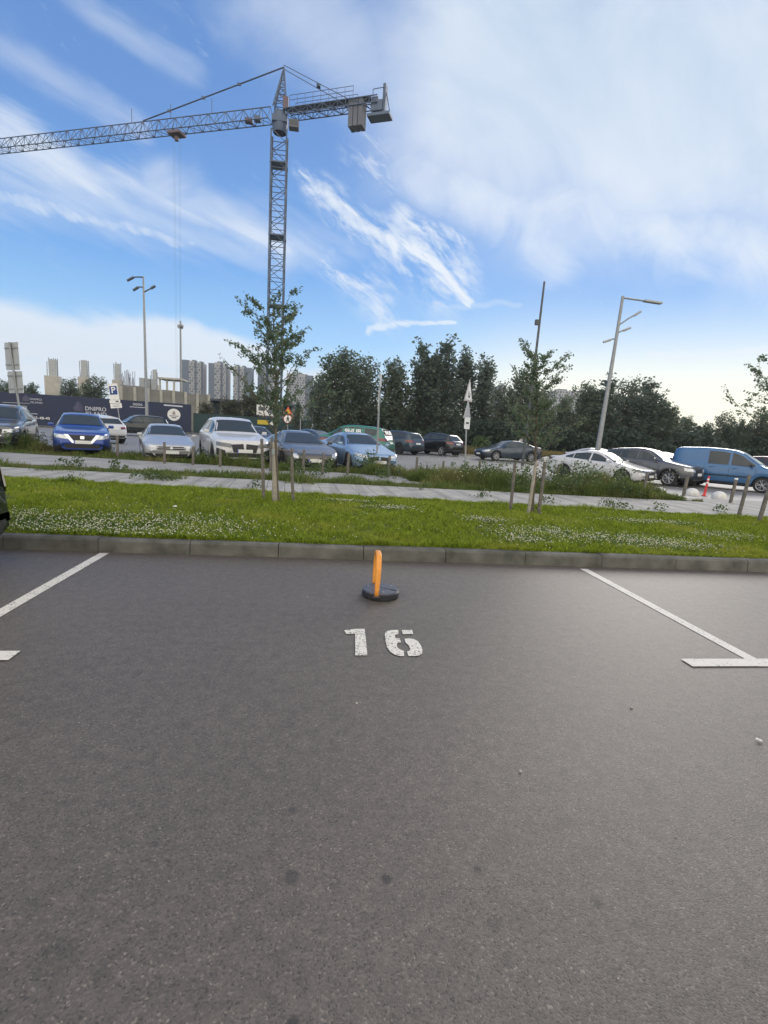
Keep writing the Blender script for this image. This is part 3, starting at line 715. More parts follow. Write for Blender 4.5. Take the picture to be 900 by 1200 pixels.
    for sg in (1, -1):
        for wi, (sa, sb) in enumerate(T['sw']):
            n = 12; vv = []; ff = []
            cols = np.linspace(sa, sb, n+1)
            for i, s in enumerate(cols):
                lo = zb(s)+.035; hi = zt(s)-.125
                if kind == 'van' and wi == 1: hi -= .03
                hi = max(hi, lo+.004)
                for j in range(6):
                    z = lo+(hi-lo)*j/5
                    h, nn, _, _ = bvh.ray_cast(Vector((L/2-s, 3*sg, z)), Vector((0, -sg, 0)))
                    if nn.y*sg < 0: nn = -nn
                    vv.append(h+nn*.007)
            for i in range(n):
                for j in range(5): ff.append((i*6+j, (i+1)*6+j, (i+1)*6+j+1, i*6+j+1))
            p = MB(); p.add(vv, ff, 0, True); p.build('side_window', G, root)
    # lamps and front end
    nose = zt(.06); hb = nose-.02
    Lm = M[lights]
    yi, yo_ = hw*.46, hw*.90
    for sg in (1, -1):
        if kind == 'fastback': q = [(sg*hw*.56, hb-.10), (sg*hw*.82, hb-.02), (sg*hw*.86, hb+.13), (sg*hw*.64, hb+.08)]
        elif kind in ('suv', 'hatch'): q = [(sg*yi, hb-.16), (sg*yo_, hb-.11), (sg*yo_, hb+.015), (sg*yi, hb-.035)]
        else: q = [(sg*yi, hb-.10), (sg*yo_, hb-.03), (sg*yo_*1.01, hb+.09), (sg*yi, hb+.0)]
        patch('headlight', 'F', q, Lm, 10, 4, .010)
        bz = (zb(L-.15)+zt(L-.15))/2
        if kind == 'van': q = [(sg*hw*.78, .72), (sg*hw*.93, .72), (sg*hw*.93, 1.05), (sg*hw*.78, 1.05)]
        elif kind in ('suv', 'hatch'): q = [(sg*hw*.42, bz-.20), (sg*hw*.95, bz-.17), (sg*hw*.95, bz-.03), (sg*hw*.42, bz-.08)]
        else: q = [(sg*hw*.40, bz-.17), (sg*hw*.93, bz-.15), (sg*hw*.93, bz-.02), (sg*hw*.40, bz-.05)]
        patch('tail_light', 'B', q, M[tail], 8, 3, .010)
    gm = M['black']
    if grille == 'kidney':
        for sg in (1, -1): patch('grille', 'F', [(sg*.025, hb-.33 if kind == 'suv' else hb-.22), (sg*.38, hb-.31 if kind == 'suv' else hb-.20), (sg*.46, hb-.06), (sg*.05, hb-.03)], gm, 6, 4, .012)
    elif grille == 'vee':
        patch('grille', 'F', [(-.22, hb-.24), (.22, hb-.24), (.40, hb-.01), (-.40, hb-.01)], gm, 8, 5, .008)
        for sg in (1, -1): patch('grille_trim', 'F', [(sg*.21, hb-.29), (sg*.30, hb-.29), (sg*.54, hb+.0), (sg*.42, hb+.0)], M['chrome'], 4, 6, .014)
        patch('grille_trim', 'F', [(-.22, hb-.29), (.22, hb-.29), (.22, hb-.255), (-.22, hb-.255)], M['chrome'], 6, 2, .014)
        patch('badge', 'F', [(-.06, hb-.15), (.06, hb-.15), (.06, hb-.05), (-.06, hb-.05)], M['chrome'], 4, 4, .018)
    elif grille == 'slats':
        patch('grille', 'F', [(-.48, hb-.13), (.48, hb-.13), (.50, hb-.02), (-.50, hb-.02)], gm, 10, 4, .010)
        patch('grille_trim', 'F', [(-.48, hb-.078), (.48, hb-.078), (.48, hb-.070), (-.48, hb-.070)], M['alloy'], 10, 1, .016)
        patch('badge', 'F', [(-.04, hb-.11), (.04, hb-.11), (.04, hb-.035), (-.04, hb-.035)], M['alloy'], 4, 4, .02)
    elif grille == 'square':
        patch('grille', 'F', [(-.38, hb-.24), (.38, hb-.24), (.44, hb-.02), (-.44, hb-.02)], gm, 8, 5, .010)
        patch('grille_trim', 'F', [(-.42, hb-.27), (.42, hb-.27), (.42, hb-.245), (-.42, hb-.245)], M['chrome'], 8, 1, .012)
    elif grille == 'plain':
        patch('grille', 'F', [(-.40, hb-.16), (.40, hb-.16), (.44, hb-.04), (-.44, hb-.04)], gm, 8, 4, .010)
    zi = zf+(.17 if kind in ('suv', 'hatch', 'van') else .09)
    patch('lower_intake', 'F', [(-hw*.56, zi-.02), (hw*.56, zi-.02), (hw*.60, zi+.11), (-hw*.60, zi+.11)], gm, 12, 3, .008)
    if kind in ('suv',) or grille == 'slats' or kind == 'fastback':
        for sg in (1, -1): patch('fog_recess', 'F', [(sg*hw*.62, zi-.0), (sg*hw*.90, zi+.04), (sg*hw*.90, zi+.27 if kind == 'suv' else zi+.12), (sg*hw*.66, zi+.20 if kind == 'suv' else zi+.10)], gm, 5, 4, .009)
    if plate_front:
        zp = zi+.13 if kind in ('suv', 'hatch', 'van') else zi+.10
        pl = patch('licence_plate', 'F', [(-.26, zp), (.26, zp), (.26, zp+.112), (-.26, zp+.112)], M['plate'], 4, 2, .022)
        patch('plate_band', 'F', [(-.26, zp+.002), (-.225, zp+.002), (-.225, zp+.110), (-.26, zp+.110)], M['plateblue'], 1, 1, .026, pl)
    zp = .62 if kind in ('sedan', 'fastback') else .78
    if kind == 'van': zp = .66
    patch('rear_plate', 'B', [(-.26, zp), (.26, zp), (.26, zp+.112), (-.26, zp+.112)], M['plate'], 4, 2, .022)
    patch('rear_bumper_trim', 'B', [(-hw*.75, zf+.14), (hw*.75, zf+.14), (hw*.78, zf+.26), (-hw*.78, zf+.26)], gm, 10, 2, .008)
    # doors: seams, handles
    sB = (T['sw'][0][1]+T['sw'][1][0])/2; sA = T['sw'][0][0]-.06; sC = T['sw'][1][1]+.02
    for sg in (1, -1):
        for s in (sA+.02, sB, sC):
            if kind == 'van' and s == sC: s = 3.12
            lo = zf+.28
            for xa in (fa, ra):
                if abs(s-xa) < Ra+.06: lo = max(lo, zw+math.sqrt(max(Ra*Ra-(s-xa)**2, 0))+.08 if abs(s-xa) < Ra else zw+.1)
            patch('door_seam', 'S', [(s-.005, lo), (s+.005, lo), (s+.005, zb(s)+.0), (s-.005, zb(s)+.0)], M['seam'], 1, 6, .0035, sgn=sg)
        patch('sill_trim', 'S', [(fa+Ra+.06, zf+.075), (ra-Ra-.06, zf+.075), (ra-Ra-.06, zf+.15), (fa+Ra+.06, zf+.15)], M['black'] if (cladding or kind == 'van') else paint_m, 10, 2, .006, sgn=sg)
        for s in (sB-.20, sC-.20):
            z = zb(s)-.09
            h, nn, _, _ = bvh.ray_cast(Vector((L/2-s, 3*sg, z)), Vector((0, -sg, 0)))
            mbh = MB(); mbh.box((h.x, h.y+sg*.018, h.z), (.20, .03, .028), bev=.008); mbh.build('door_handle', M['chrome'] if chrome_trim else paint_m, root)
        # mirror
        s = T['sw'][0][0]+.12; z = zb(s)+.10
        mm = MB(); mm.box((L/2-s, sg*(wid(s)+.05), z), (.10, .18, .12), bev=.04)
        mm.tube([(L/2-s, sg*(wid(s)*.90), z-.07), (L/2-s, sg*(wid(s)+.0), z-.04)], .022, 6)
        mm.build('mirror', paint_m if kind != 'van' else M['black'], root)
        if rails: MB().tube([(L/2-s_, sg*(wid(s_)*T['wr']-.02), zt(s_)+.012) for s_ in np.linspace(T['wst']+.2, T['rwt']-.15, 8)], .018, 6).build('roof_rail', M['steel'], root)
        if kind == 'van': patch('rub_strip', 'S', [(1.35, .60), (3.1, .60), (3.1, .65), (1.35, .65)], M['black'], 10, 1, .012, sgn=sg)
    # wheels
    key = (R, rim, rim_style)
    for sx in (fa, ra):
        for sg in (1, -1):
            o_ = bpy.data.objects.new('wheel', None)
            if key not in WHEELS:
                t_, r_, d_ = wheel_mesh(R, .225, rim_style)
                tm = t_.build('wheel', M['rubber']); rm = r_.build('rim', M[rim]); dm = d_.build('brake_disc', M['steel_dark'])
                WHEELS[key] = (tm.data, rm.data, dm.data)
                for q in (tm, rm, dm): bpy.data.objects.remove(q)
            bpy.data.objects.remove(o_)
            a, b_, c_ = WHEELS[key]
            wo = link_mesh('wheel', a, root); wo.location = (L/2-sx, sg*(hw*.975-.115), R)
            wo.rotation_euler = (0, random.uniform(0, 2), 0 if sg < 0 else PI)
            link_mesh('rim', b_, wo); link_mesh('brake_disc', c_, wo)
    if extra: extra(root, patch, T, L, hw, zt, zb, bvh)
    return root

HD = math.radians(-90+20)       # front-row heading: nose towards the walkway, turned 20 degrees to the right
def front_at(px, py, kind, z=.22, hd=HD):
    p = gp(px, py, z); L = TYPES[kind]['L']
    return (p.x-math.cos(hd)*L/2, p.y-math.sin(hd)*L/2, 0)
PA = dict(blue=paint('deep_blue', (0.012, 0.05, 0.27), .4, .3), silver=paint('silver', (0.46, 0.47, 0.48), .35, .3), white=paint('white', (0.60, 0.60, 0.61), .0, .3),
          grey=paint('dark_grey', (0.070, 0.064, 0.058), .0, .35), lightblue=paint('pale_blue', (0.26, 0.38, 0.53), .5, .3), black=paint('black', (0.012, 0.013, 0.016), .2, .25),
          graphite=paint('graphite', (0.10, 0.105, 0.115), .5, .3), slate=paint('slate_blue', (0.035, 0.055, 0.075), .4, .3), vanblue=paint('van_blue', (0.035, 0.135, 0.30), .15, .35),
          green=paint('teal_green', (0.012, 0.16, 0.115), .0, .4), navy=paint('navy', (0.02, 0.022, 0.04), .3, .3), maroon=paint('maroon', (0.09, 0.03, 0.03), .2, .4), green_black=paint('green_black', (0.010, 0.016, 0.016), .3, .2))

make_car('hatch', PA['blue'], 'bright blue crossover with chrome V grille facing the camera', 'car', front_at(97, 529, 'hatch', .25, HD+math.radians(4)), HD+math.radians(4), grille='vee', lights='headlight', cladding=True)
make_car('sedan', PA['silver'], 'silver sedan with slatted black grille, parked between the blue crossover and the white SUV', 'car', front_at(200, 537, 'sedan'), HD+math.radians(1), grille='slats', scale=.94)
make_car('suv', PA['white'], 'white SUV with twin kidney grille and black air intakes', 'car', front_at(287, 540.5, 'suv', .26), HD, grille='kidney', lights='headlight_dark', rim='alloy_dark', rails=False)
make_car('fastback', PA['grey'], 'low dark grey sports car with round headlights beside the pale blue sedan', 'car', front_at(374, 546.5, 'fastback'), HD-math.radians(3), grille='none', rim='alloy_dark', rim_style=1)
make_car('sedan', PA['lightblue'], 'pale blue sedan with black kidney grille parked behind the weeds', 'car', front_at(447, 549, 'sedan'), HD-math.radians(2), grille='kidney', rim='alloy_dark')
make_car('suv', PA['graphite'], 'dark grey car cut by the left picture edge, behind the tall sign post', 'car', front_at(-15, 522, 'suv', .25), HD, grille='square', lights='headlight', name='parked_car')
make_car('sedan', PA['white'], 'white sedan with dark windows in front of the lamp post', 'car', (13.2, 22.5, -.2), math.radians(-57), grille='square', lights='headlight_dark', rim='alloy_dark', rim_style=1)
make_car('hatch', PA['graphite'], 'graphite crossover with bright spoked wheel between the white sedan and the blue van', 'car', (15.85, 22.75, -.2), math.radians(-57), grille='square', lights='headlight', rim='alloy', rim_style=1, cladding=True, scale=1.07)
make_car('van', PA['vanblue'], 'light blue panel van with dark side glass', 'van', (19.15, 21.5, -.2), math.radians(-52), grille='plain', scale=1.03, name='parked_van', group='cars parked in the car park', rim='alloy')

def heading(vx, vy): return math.atan2(vy, vx)
def place(px, py, Y): p = at(px, py, Y); return (p.x, p.y, 0)
make_car('hatch', PA['white'], 'white hatchback half hidden behind the blue crossover', 'car', place(111, 500, 31), heading(-.75, .66), grille='plain')
make_car('suv', PA['green_black'], 'black SUV standing in front of the navy hoarding', 'car', place(162, 503, 45), heading(-.80, -.60), grille='square', lights='headlight_dark', rails=True, cladding=True)
make_car('sedan', PA['navy'], 'dark sedan seen between the white SUV and the staked tree', 'car', place(299, 515, 31), HD+math.radians(4), grille='plain')
make_car('sedan', PA['slate'], 'dark sedan seen from behind, above the grey sports car', 'car', place(362, 515, 32), heading(-.66, .75), grille='plain')
def green_text(root, patch, T, L, hw, zt, zb, bvh):
    # white film lettering on the side glass and on the back window
    t = patch('window_film', 'S', [(2.25, 1.13), (3.5, 1.15), (3.5, 1.53), (2.25, 1.53)], PA['green'], 10, 5, .012, sgn=1)
    h = bvh.ray_cast(Vector((L/2-2.9, 3, 1.34)), Vector((0, -1, 0)))[0]
    text_mesh('lettering', '9HUB', .34, M['lettering_white'], t, Matrix.Translation((h.x, h.y+.05, 1.36)) @ Matrix.Rotation(PI, 4, 'Z') @ Matrix.Rotation(PI/2-.30, 4, 'X'), .006, sx=1.15, bold=.012)
    h = bvh.ray_cast(Vector((-5, 0, 1.38)), Vector((1, 0, 0)))[0]
    t2 = patch('rear_film', 'B', [(-.6, 1.22), (.6, 1.22), (.5, 1.55), (-.5, 1.55)], M['seam'], 8, 4, .012)
    text_mesh('lettering', '9HUB', .32, M['lettering_white'], t2, Matrix.Translation((h.x-.06, 0, 1.37)) @ Matrix.Rotation(-PI/2, 4, 'Z') @ Matrix.Rotation(PI/2-.5, 4, 'X'), .006, sx=1.3, bold=.012)
make_car('suv', PA['green'], 'green car with white lettering on its windows, behind the pale blue sedan', 'car', place(411, 515, 30.5), heading(-.90, .43), grille='plain', scale=1.06, extra=green_text)
make_car('suv', PA['slate'], 'grey SUV with sloping tailgate seen from behind, next to the black SUV', 'car', place(461, 520, 37), heading(-.64, .77), grille='plain', rim='alloy_dark', scale=.98)
make_car('hatch', PA['black'], 'black SUV with red tail lamps beside the grass verge', 'car', place(509, 523, 38.5), heading(-.62, .78), grille='plain', cladding=True, scale=1.08)
make_car('sedan', PA['slate'], 'dark slate sedan seen from its side, behind the staked tree', 'car', place(595, 533, 34.5), heading(-.97, -.22), grille='plain', rim='alloy', rim_style=1)
make_car('sedan', PA['white'], 'white sedan of which only the roof shows behind the front white sedan', 'car', tuple(Vector(place(693, 533, 31))+Vector((.5, 0, -.16))), HD-math.radians(2), grille='plain')
make_car('sedan', PA['white'], 'white car roof glimpsed left of the blue van', 'car', tuple(Vector(place(777, 545, 31))+Vector((0, 0, -.16))), HD, grille='plain')
make_car('hatch', PA['maroon'], 'dark red car at the right picture edge behind the blue van', 'car', tuple(Vector(place(908, 545, 27))+Vector((0, 0, -.18))), HD, grille='plain')
# near car in the next parallel bay: only its rear corner enters the frame
def pillar_reflection(root, patch, T, L, hw, zt, zb, bvh):  # warm sky reflection along the tailgate edge, painted as a beige strip
    for sg in (-1, 1): patch('pillar_reflection', 'B', [(sg*.66, .78), (sg*.72, .78), (sg*.70, 1.66), (sg*.64, 1.66)], mat('painted_reflection', (.42, .37, .29), .4), 2, 10, .012)
make_car('van', PA['green_black'], 'black-green tall car parked against the near kerb at the left picture edge', 'car', (-5.35, 4.60, 0), PI, grille='plain', tail='headlight_dark', group='cars in the near bays', name='parked_car', extra=pillar_reflection)

# ------------------------------------------------------------------ parking lock
lc = gp(446, 699); lx, ly = lc.x, lc.y+.02
lk = empty('parking_lock', (lx, ly, 0)); tag(lk, 'folding parking lock with orange hoop raised on a round black base', 'parking lock')
b = MB(); b.lathe([(.001, .002), (.170, .002), (.172, .006)], 56); b.lathe([(.172, .006), (.174, .030), (.172, .056)], 56); b.lathe([(.172, .056), (.166, .062), (.150, .062)], 56); b.build('base', M['lockblack'], lk)
b = MB(); b.lathe([(.168, .058), (.168, .068)], 56); b.lathe([(.168, .068), (.163, .0745)], 56); b.lathe([(.163, .0745), (.08, .0785), (.001, .080)], 56); lid = b.build('lid', M['locktop'], lk)
b = MB()
for a0, a1 in (((-.02, -.15), (-.02, .15)),):
    b.box((-.03, 0, .0795), (.012, .29, .003))
b.box((.062, -.03, .0785), (.17, .006, .005), rot=Matrix.Rotation(-.45, 3, 'Z'))
b.build('lid_seam', M['seam'], lid)
for k in range(3):
    a = .6+k*2.1; mbq = MB(); mbq.lathe([(.009, .078), (.009, .083), (.006, .085), (.001, .085)], 8, origin=(.125*math.cos(a), .125*math.sin(a), -.002)); mbq.build('bolt', M['steel'], lid)
# hoop: flat rounded band, hinged at both sides of the base, standing upright, seen edge-on
def hoop_pts():
    pts = []
    for t in np.linspace(0, 1, 41):
        a = PI*t
        y = -math.cos(a); z = math.sin(a)
        yy = .165*math.copysign(abs(y)**.55, y); z_ = .035+.380*abs(z)**.62
        pts.append((yy, z_))
    return pts
hp = hoop_pts(); b = MB()
secs = []
for i, (y, z) in enumerate(hp):
    y0, z0 = hp[max(i-1, 0)]; y1, z1 = hp[min(i+1, len(hp)-1)]
    d = Vector((0, y1-y0, z1-z0)).normalized(); nrm = Vector((0, d.z, -d.y))
    wq = .018+.007*min(1, z/.25); hq = .012
    sec = []
    for k in range(12):
        a = 2*PI*k/12; ca, sa = math.cos(a), math.sin(a)
        sec.append(Vector((-.052+.0+wq*math.copysign(abs(ca)**.6, ca), y, z)) + nrm*hq*math.copysign(abs(sa)**.6, sa))
    secs += sec
ff = [(i*12+k, i*12+(k+1) % 12, (i+1)*12+(k+1) % 12, (i+1)*12+k) for i in range(len(hp)-1) for k in range(12)]
ff += [tuple(range(12)), tuple(range(len(secs)-12, len(secs)))]
b.add(secs, ff, 0, True)
hoop = b.build('hoop', M['orange'], lk); hoop.rotation_euler = (0, math.radians(1.5), 0)
b = MB()
for sg in (-1, 1): b.tube([(-.085, sg*.168, .04), (-.02, sg*.168, .04)], .016, 12)
b.build('hinge', M['lockblack'], lk)
lk.rotation_euler = (0, 0, math.radians(-2))

# ------------------------------------------------------------------ trees
def limb_tree(seed, height, crown0, spread, nprim, nleaf, leaf, m_leaf, loc, label, trunk_r=.032, name='young_tree', group='staked young street trees', lean=0.0, rise_=(.55, 1.15)):
    R_ = random.Random(seed)
    root = empty(name, loc); tag(root, label, 'tree', group)
    mb = MB(); P = []
    tp = [Vector((0, 0, 0))]; x = y = 0
    for i in range(1, 10):
        x += R_.gauss(0, .012)+lean*height/9; y += R_.gauss(0, .012); tp.append(Vector((x, y, height*i/9)))
    mb.tube(tp, [trunk_r*(1-.88*i/9) for i in range(10)], 9)
    def along(t):
        f = t*9; i = min(int(f), 8); return tp[i].lerp(tp[i+1], f-i)
    for k in range(nprim):
        t = crown0 + (1-crown0)*(k+.3)/nprim*.94
        b0 = along(t); a = k*2.4+R_.uniform(-.5, .5)
        ln = spread*(1.0-.55*((t-crown0)/(1-crown0)))*R_.uniform(.45, 1.25)
        if R_.random() < .15: ln *= 1.25
        rise = R_.uniform(*rise_)
        pts = [b0]; n = 6
        for i in range(1, n+1):
            q = i/n
            pts.append(b0+Vector((math.cos(a)*ln*q+R_.gauss(0, .02), math.sin(a)*ln*q+R_.gauss(0, .02), ln*rise*q**.85+R_.gauss(0, .015))))
        r0 = trunk_r*.36*(1-t*.6)
        mb.tube(pts, [r0*(1-.8*i/n)+.0015 for i in range(n+1)], 5)
        for j in range(7):
            q = R_.uniform(.18, 1.0); f = q*n; i = min(int(f), n-1); s0 = pts[i].lerp(pts[i+1], f-i)
            a2 = a+R_.uniform(-1.4, 1.4); l2 = ln*R_.uniform(.12, .42)
            e = s0+Vector((math.cos(a2)*l2, math.sin(a2)*l2, l2*R_.uniform(.2, 1.1)))
            mb.tube([s0, s0.lerp(e, .5)+Vector((0, 0, .012)), e], [r0*.35+.001, r0*.25+.001, .001], 4)
            for _ in range(int(nleaf/nprim/8)):
                p = s0.lerp(e, R_.random()**.7); P.append(p+Vector((R_.gauss(0, .028), R_.gauss(0, .028), R_.gauss(0, .022)-.012)))
        for _ in range(int(nleaf/nprim/8)):
            q = R_.uniform(.25, 1); f = q*n; i = min(int(f), n-1)
            p = pts[i].lerp(pts[i+1], f-i); P.append(p+Vector((R_.gauss(0, .03), R_.gauss(0, .03), R_.gauss(0, .025))))
    for _ in range(int(nleaf*.06)):
        p = along(R_.uniform(crown0+.1, 1)); P.append(p+Vector((R_.gauss(0, .05), R_.gauss(0, .05), R_.gauss(0, .03))))
    mb.build('trunk', M['bark'], root)
    leaf_cards('crown', np.array([tuple(p) for p in P]), np.full(len(P), leaf), m_leaf, parent=root, aspect=1.5)
    return root
young = leaf_mat('young_leaf', (0.070, 0.112, 0.070), (0.17, 0.22, 0.125), .45)
p = gp(326, 588, LZ); limb_tree(5, 3.30, .36, .78, 40, 6200, .033, young, (p.x, p.y, LZ-.02), 'slender staked young tree with open crown in front of the crane mast', lean=-.05, rise_=(.8, 1.5))
p = gp(624, 601, LZ); limb_tree(22, 3.0, .36, .66, 36, 4600, .032, young, (p.x, p.y, LZ-.02), 'staked young tree in the lawn in front of the thin tall pole', lean=-.095)
limb_tree(13, 4.0, .36, 1.15, 34, 5200, .038, young, (9.75, 9.5, LZ-.02), 'staked young tree at the right picture edge, crown cut by the frame', lean=-.03)
# small sapling left of the first tree belongs to the trees behind the hoarding
def stake(px, py, h, r, lean, m, label, tiepx=None):
    p = gp(px, py, LZ); root = empty('tree_stake', (p.x, p.y, LZ-.03)); tag(root, label, 'stake', 'wooden tree stakes')
    top = Vector((lean[0], lean[1], h))
    mb = MB(); mb.tube([(0, 0, 0), top*.5+Vector((random.gauss(0, .004), 0, 0)), top*.985, top], [r*1.05, r, r*.95, r*.7], 12); mb.build('post', m, root)
    return root, p
s1, _ = stake(309, 587, 1.16, .030, (-.06, .03), M['wood'], 'weathered stake, left one of the three around the tree before the crane')
s2, _ = stake(322, 588, 1.12, .048, (-.02, 0), M['wood_pale'], 'thickest pale stake, touching the trunk before the crane')
s3, _ = stake(344, 589, 1.02, .028, (-.06, .02), M['wood'], 'weathered stake, right one of the three around the tree before the crane')
s4, _ = stake(598, 598, 1.02, .030, (.02, .05), M['wood'], 'weathered stake standing apart, left of the tree before the tall pole')
s5, _ = stake(619, 602, 1.02, .032, (.05, 0), M['wood_pale'], 'pale split stake tight against the trunk before the tall pole')
s6, _ = stake(631, 602, 1.03, .034, (.02, 0), M['wood'], 'weathered stake right of the trunk before the tall pole')
s7, _ = stake(865, 606, .95, .036, (.10, 0), M['wood'], 'leaning weathered stake in front of the blue van front door')
s8, _ = stake(889, 612, .92, .040, (.12, 0), M['wood'], 'leaning weathered stake nearest the right picture edge')
def rail(a, b, name, label):
    o_ = MB().tube([a, b], .016, 8).build(name, M['wood']); tag(o_, label, 'rail', 'rails tying the tree stakes')
q = gp(598, 598, LZ); q2 = gp(619, 602, LZ)
rail((q.x+.0, q.y+.02, LZ+.97), (q2.x+.09, q2.y-.01, LZ+.93), 'stake_rail', 'thin wooden rail nailed across stakes of the tree before the tall pole')
q = gp(311, 587, LZ); q2 = gp(341, 589, LZ)
rail((q.x-.06, q.y-.02, LZ+1.0), (q2.x-.0, q2.y-.03, LZ+.93), 'stake_rail', 'thin wooden rail nailed across stakes of the tree before the crane')
q = gp(322, 588, LZ)
o = MB().lathe([(.052, 0), (.054, .005), (.054, .10), (.052, .105)], 14).build('tree_tie', mat('pale_webbing', (.30, .36, .36), .8)); o.location = (q.x-.02, q.y, LZ+.86)
tag(o, 'pale grey webbing wrapped round the thick stake top', 'tie')

# background wood: individual trees (trunk > crown), five kinds copied
def wood_tree(seed, hgt, crown0, spread, nprim, n_leaf, leaf, m, up=(.8, 1.5), taper=.65, js=.2):
    R_ = random.Random(seed)
    root = empty('broadleaf_tree', (0, 0, -500)); mb = MB(); P = []
    stems = [(0, 0, 1.0)] + [(R_.uniform(-.35, .35)*spread, R_.uniform(-.35, .35)*spread, R_.uniform(.72, .95)) for _ in range(3)]
    for si, (sx, sy, sh) in enumerate(stems):
        tp = [Vector((sx*min(1, i/4)+R_.gauss(0, .08), sy*min(1, i/4)+R_.gauss(0, .08), hgt*sh*i/9)) for i in range(10)]
        r0 = hgt*.014*(1 if si == 0 else .6)
        mb.tube(tp, [r0*(1-.93*i/9) for i in range(10)], 6)
        for k in range(nprim//4):
            t = crown0+(1-crown0)*((k+R_.random())/(nprim//4))
            f = min(t*9, 8.99); i = int(f); b0 = tp[i].lerp(tp[i+1], f-i)
            a = R_.uniform(0, 2*PI); ln = spread*(1-taper*((t-crown0)/(1-crown0))**1.3)*R_.uniform(.35, 1.1)*(.6+.4*min(1, t*4))
            rise = R_.uniform(*up); pts = [b0]
            for j in range(1, 5):
                q = j/4; pts.append(b0+Vector((math.cos(a)*ln*q**.8, math.sin(a)*ln*q**.8, ln*rise*q**1.25+R_.gauss(0, .05))))
            mb.tube(pts, [r0*.3*(1-.85*j/4)+.004 for j in range(5)], 4, cap=False)
            kk = n_leaf//nprim; dens = R_.uniform(.45, 1.4)
            for _ in range(int(kk*dens)):
                q = R_.random()**.75; f2 = min(q*4, 3.99); j = int(f2); p = pts[j].lerp(pts[j+1], f2-j)
                w = js*(1.25-.75*q)*(hgt/10)
                P.append((p.x+R_.gauss(0, w), p.y+R_.gauss(0, w), max(.1, p.z+R_.gauss(0, w*1.15))))
    mb.build('trunk', M['bark'], root)
    leaf_cards('crown', np.array(P), np.full(len(P), leaf), m, parent=root, aspect=1.5)
    return root
wood_a = leaf_mat('wood_leaf_dark', (0.065, 0.102, 0.082), (0.150, 0.190, 0.135), .45)
wood_b = leaf_mat('wood_leaf_mid', (0.072, 0.108, 0.075), (0.160, 0.195, 0.120), .45)
wood_c = leaf_mat('wood_leaf_olive', (0.060, 0.065, 0.038), (0.12, 0.12, 0.07), .35)
protos = [wood_tree(31, 10, .06, 1.9, 150, 6800, .19, wood_a, (1.0, 1.9), .70, .26), wood_tree(32, 10, .05, 2.7, 170, 8000, .20, wood_b, (.5, 1.1), .62, .32),
          wood_tree(33, 10, .08, 1.7, 130, 5800, .18, wood_a, (1.1, 2.1), .7, .24), wood_tree(34, 10, .04, 3.0, 180, 8600, .20, wood_b, (.45, 1.0), .55, .33), wood_tree(35, 6, .04, 2.0, 110, 5500, .15, wood_c, (.5, 1.0), .5, .36)]
KIDS = {pr.name: children(pr) for pr in protos}
bg = [  # px of axis, py of top, distance, kind, width factor
    (350, 468, 58, 2, .9, 'low dark tree behind the round pedestrian sign'), (377, 438, 52, 1, .75, 'rounded tree above the dark sedan tail, left end of the wood'), (402, 408, 50, 1, 1.0, 'broad tall tree directly behind the green car'), (430, 420, 52, 3, .8, 'dense tree behind the narrow sign post'),
    (464, 420, 52, 1, .9, 'full tree behind the grey SUV'), (496, 400, 54, 0, .95, 'spired tall tree, left of the two highest in the wood'), (524, 397, 53, 0, 1.1, 'highest spired tree of the wood, behind the black SUV'), (548, 412, 55, 2, 1.1, 'narrow tall tree just behind the triangle signs'), (571, 420, 56, 2, 1.0, 'narrow tree right of the triangle signs'),
    (590, 450, 52, 3, .8, 'lower tree in front of the far pale slab block'), (614, 437, 55, 1, .9, 'tree half behind the crown of the second staked tree'), (640, 452, 52, 3, .8, 'tree right behind the thin tall pole'), (664, 462, 50, 1, .75, 'lower tree before the far apartment block'), (690, 448, 50, 1, .9, 'tree left of the tall lamp post'), (714, 440, 49, 0, 1.2, 'tall tree right beside the tall lamp post'),
    (740, 446, 50, 3, .85, 'tree behind the graphite crossover'), (764, 443, 47, 0, 1.25, 'spired tree left of the bright sky gap'), (784, 468, 46, 1, .8, 'tree sloping down to the bright sky gap'), (806, 487, 48, 3, .7, 'low tree in the bright sky gap'), (830, 492, 46, 1, .75, 'lowest tree under the setting sun glow'),
    (850, 483, 44, 3, .8, 'bushy tree above the blue van roof'), (872, 488, 42, 1, .8, 'bushy tree above the front of the blue van'), (896, 480, 42, 3, .9, 'tree at the right end of the wood'), (925, 470, 40, 1, .9, 'tree cut by the right frame'),
    (268, 466, 74, 4, 1.3, 'olive brown scrubby tree above the green hoarding'), (298, 459, 76, 4, 1.2, 'olive brown tree right of the apartment towers'), (243, 470, 78, 4, 1.0, 'low olive scrub before the middle tower'),
    (8, 446, 75, 3, .9, 'dark tree behind the double sign at the left edge'), (36, 447, 78, 1, .9, 'dark tree left of the first concrete pier'), (82, 444, 80, 3, 1.0, 'dark tree between the two lone concrete piers'), (114, 442, 78, 3, 1.0, 'dark tree right of the second concrete pier'), (-8, 440, 77, 1, 1.0, 'dark tree cut by the left picture edge')]
first = set()
for i, (px, py, Y, k, wf, lab) in enumerate(bg):
    pr = protos[k]
    if k not in first: o_ = pr; first.add(k)
    else:
        o_ = pr.copy(); COL.objects.link(o_)
        for c in KIDS[pr.name]:
            d = c.copy(); COL.objects.link(d); d.parent = o_
    p = at(px, py, Y); hh = (p.z-.35)/(10 if k < 4 else 6)
    o_.location = (p.x, p.y, 0); o_.scale = (hh*wf*1.28, hh*wf*1.28, hh); o_.rotation_euler = (0, 0, random.uniform(0, 6.28))
    tag(o_, lab, 'tree', 'trees behind the car park')
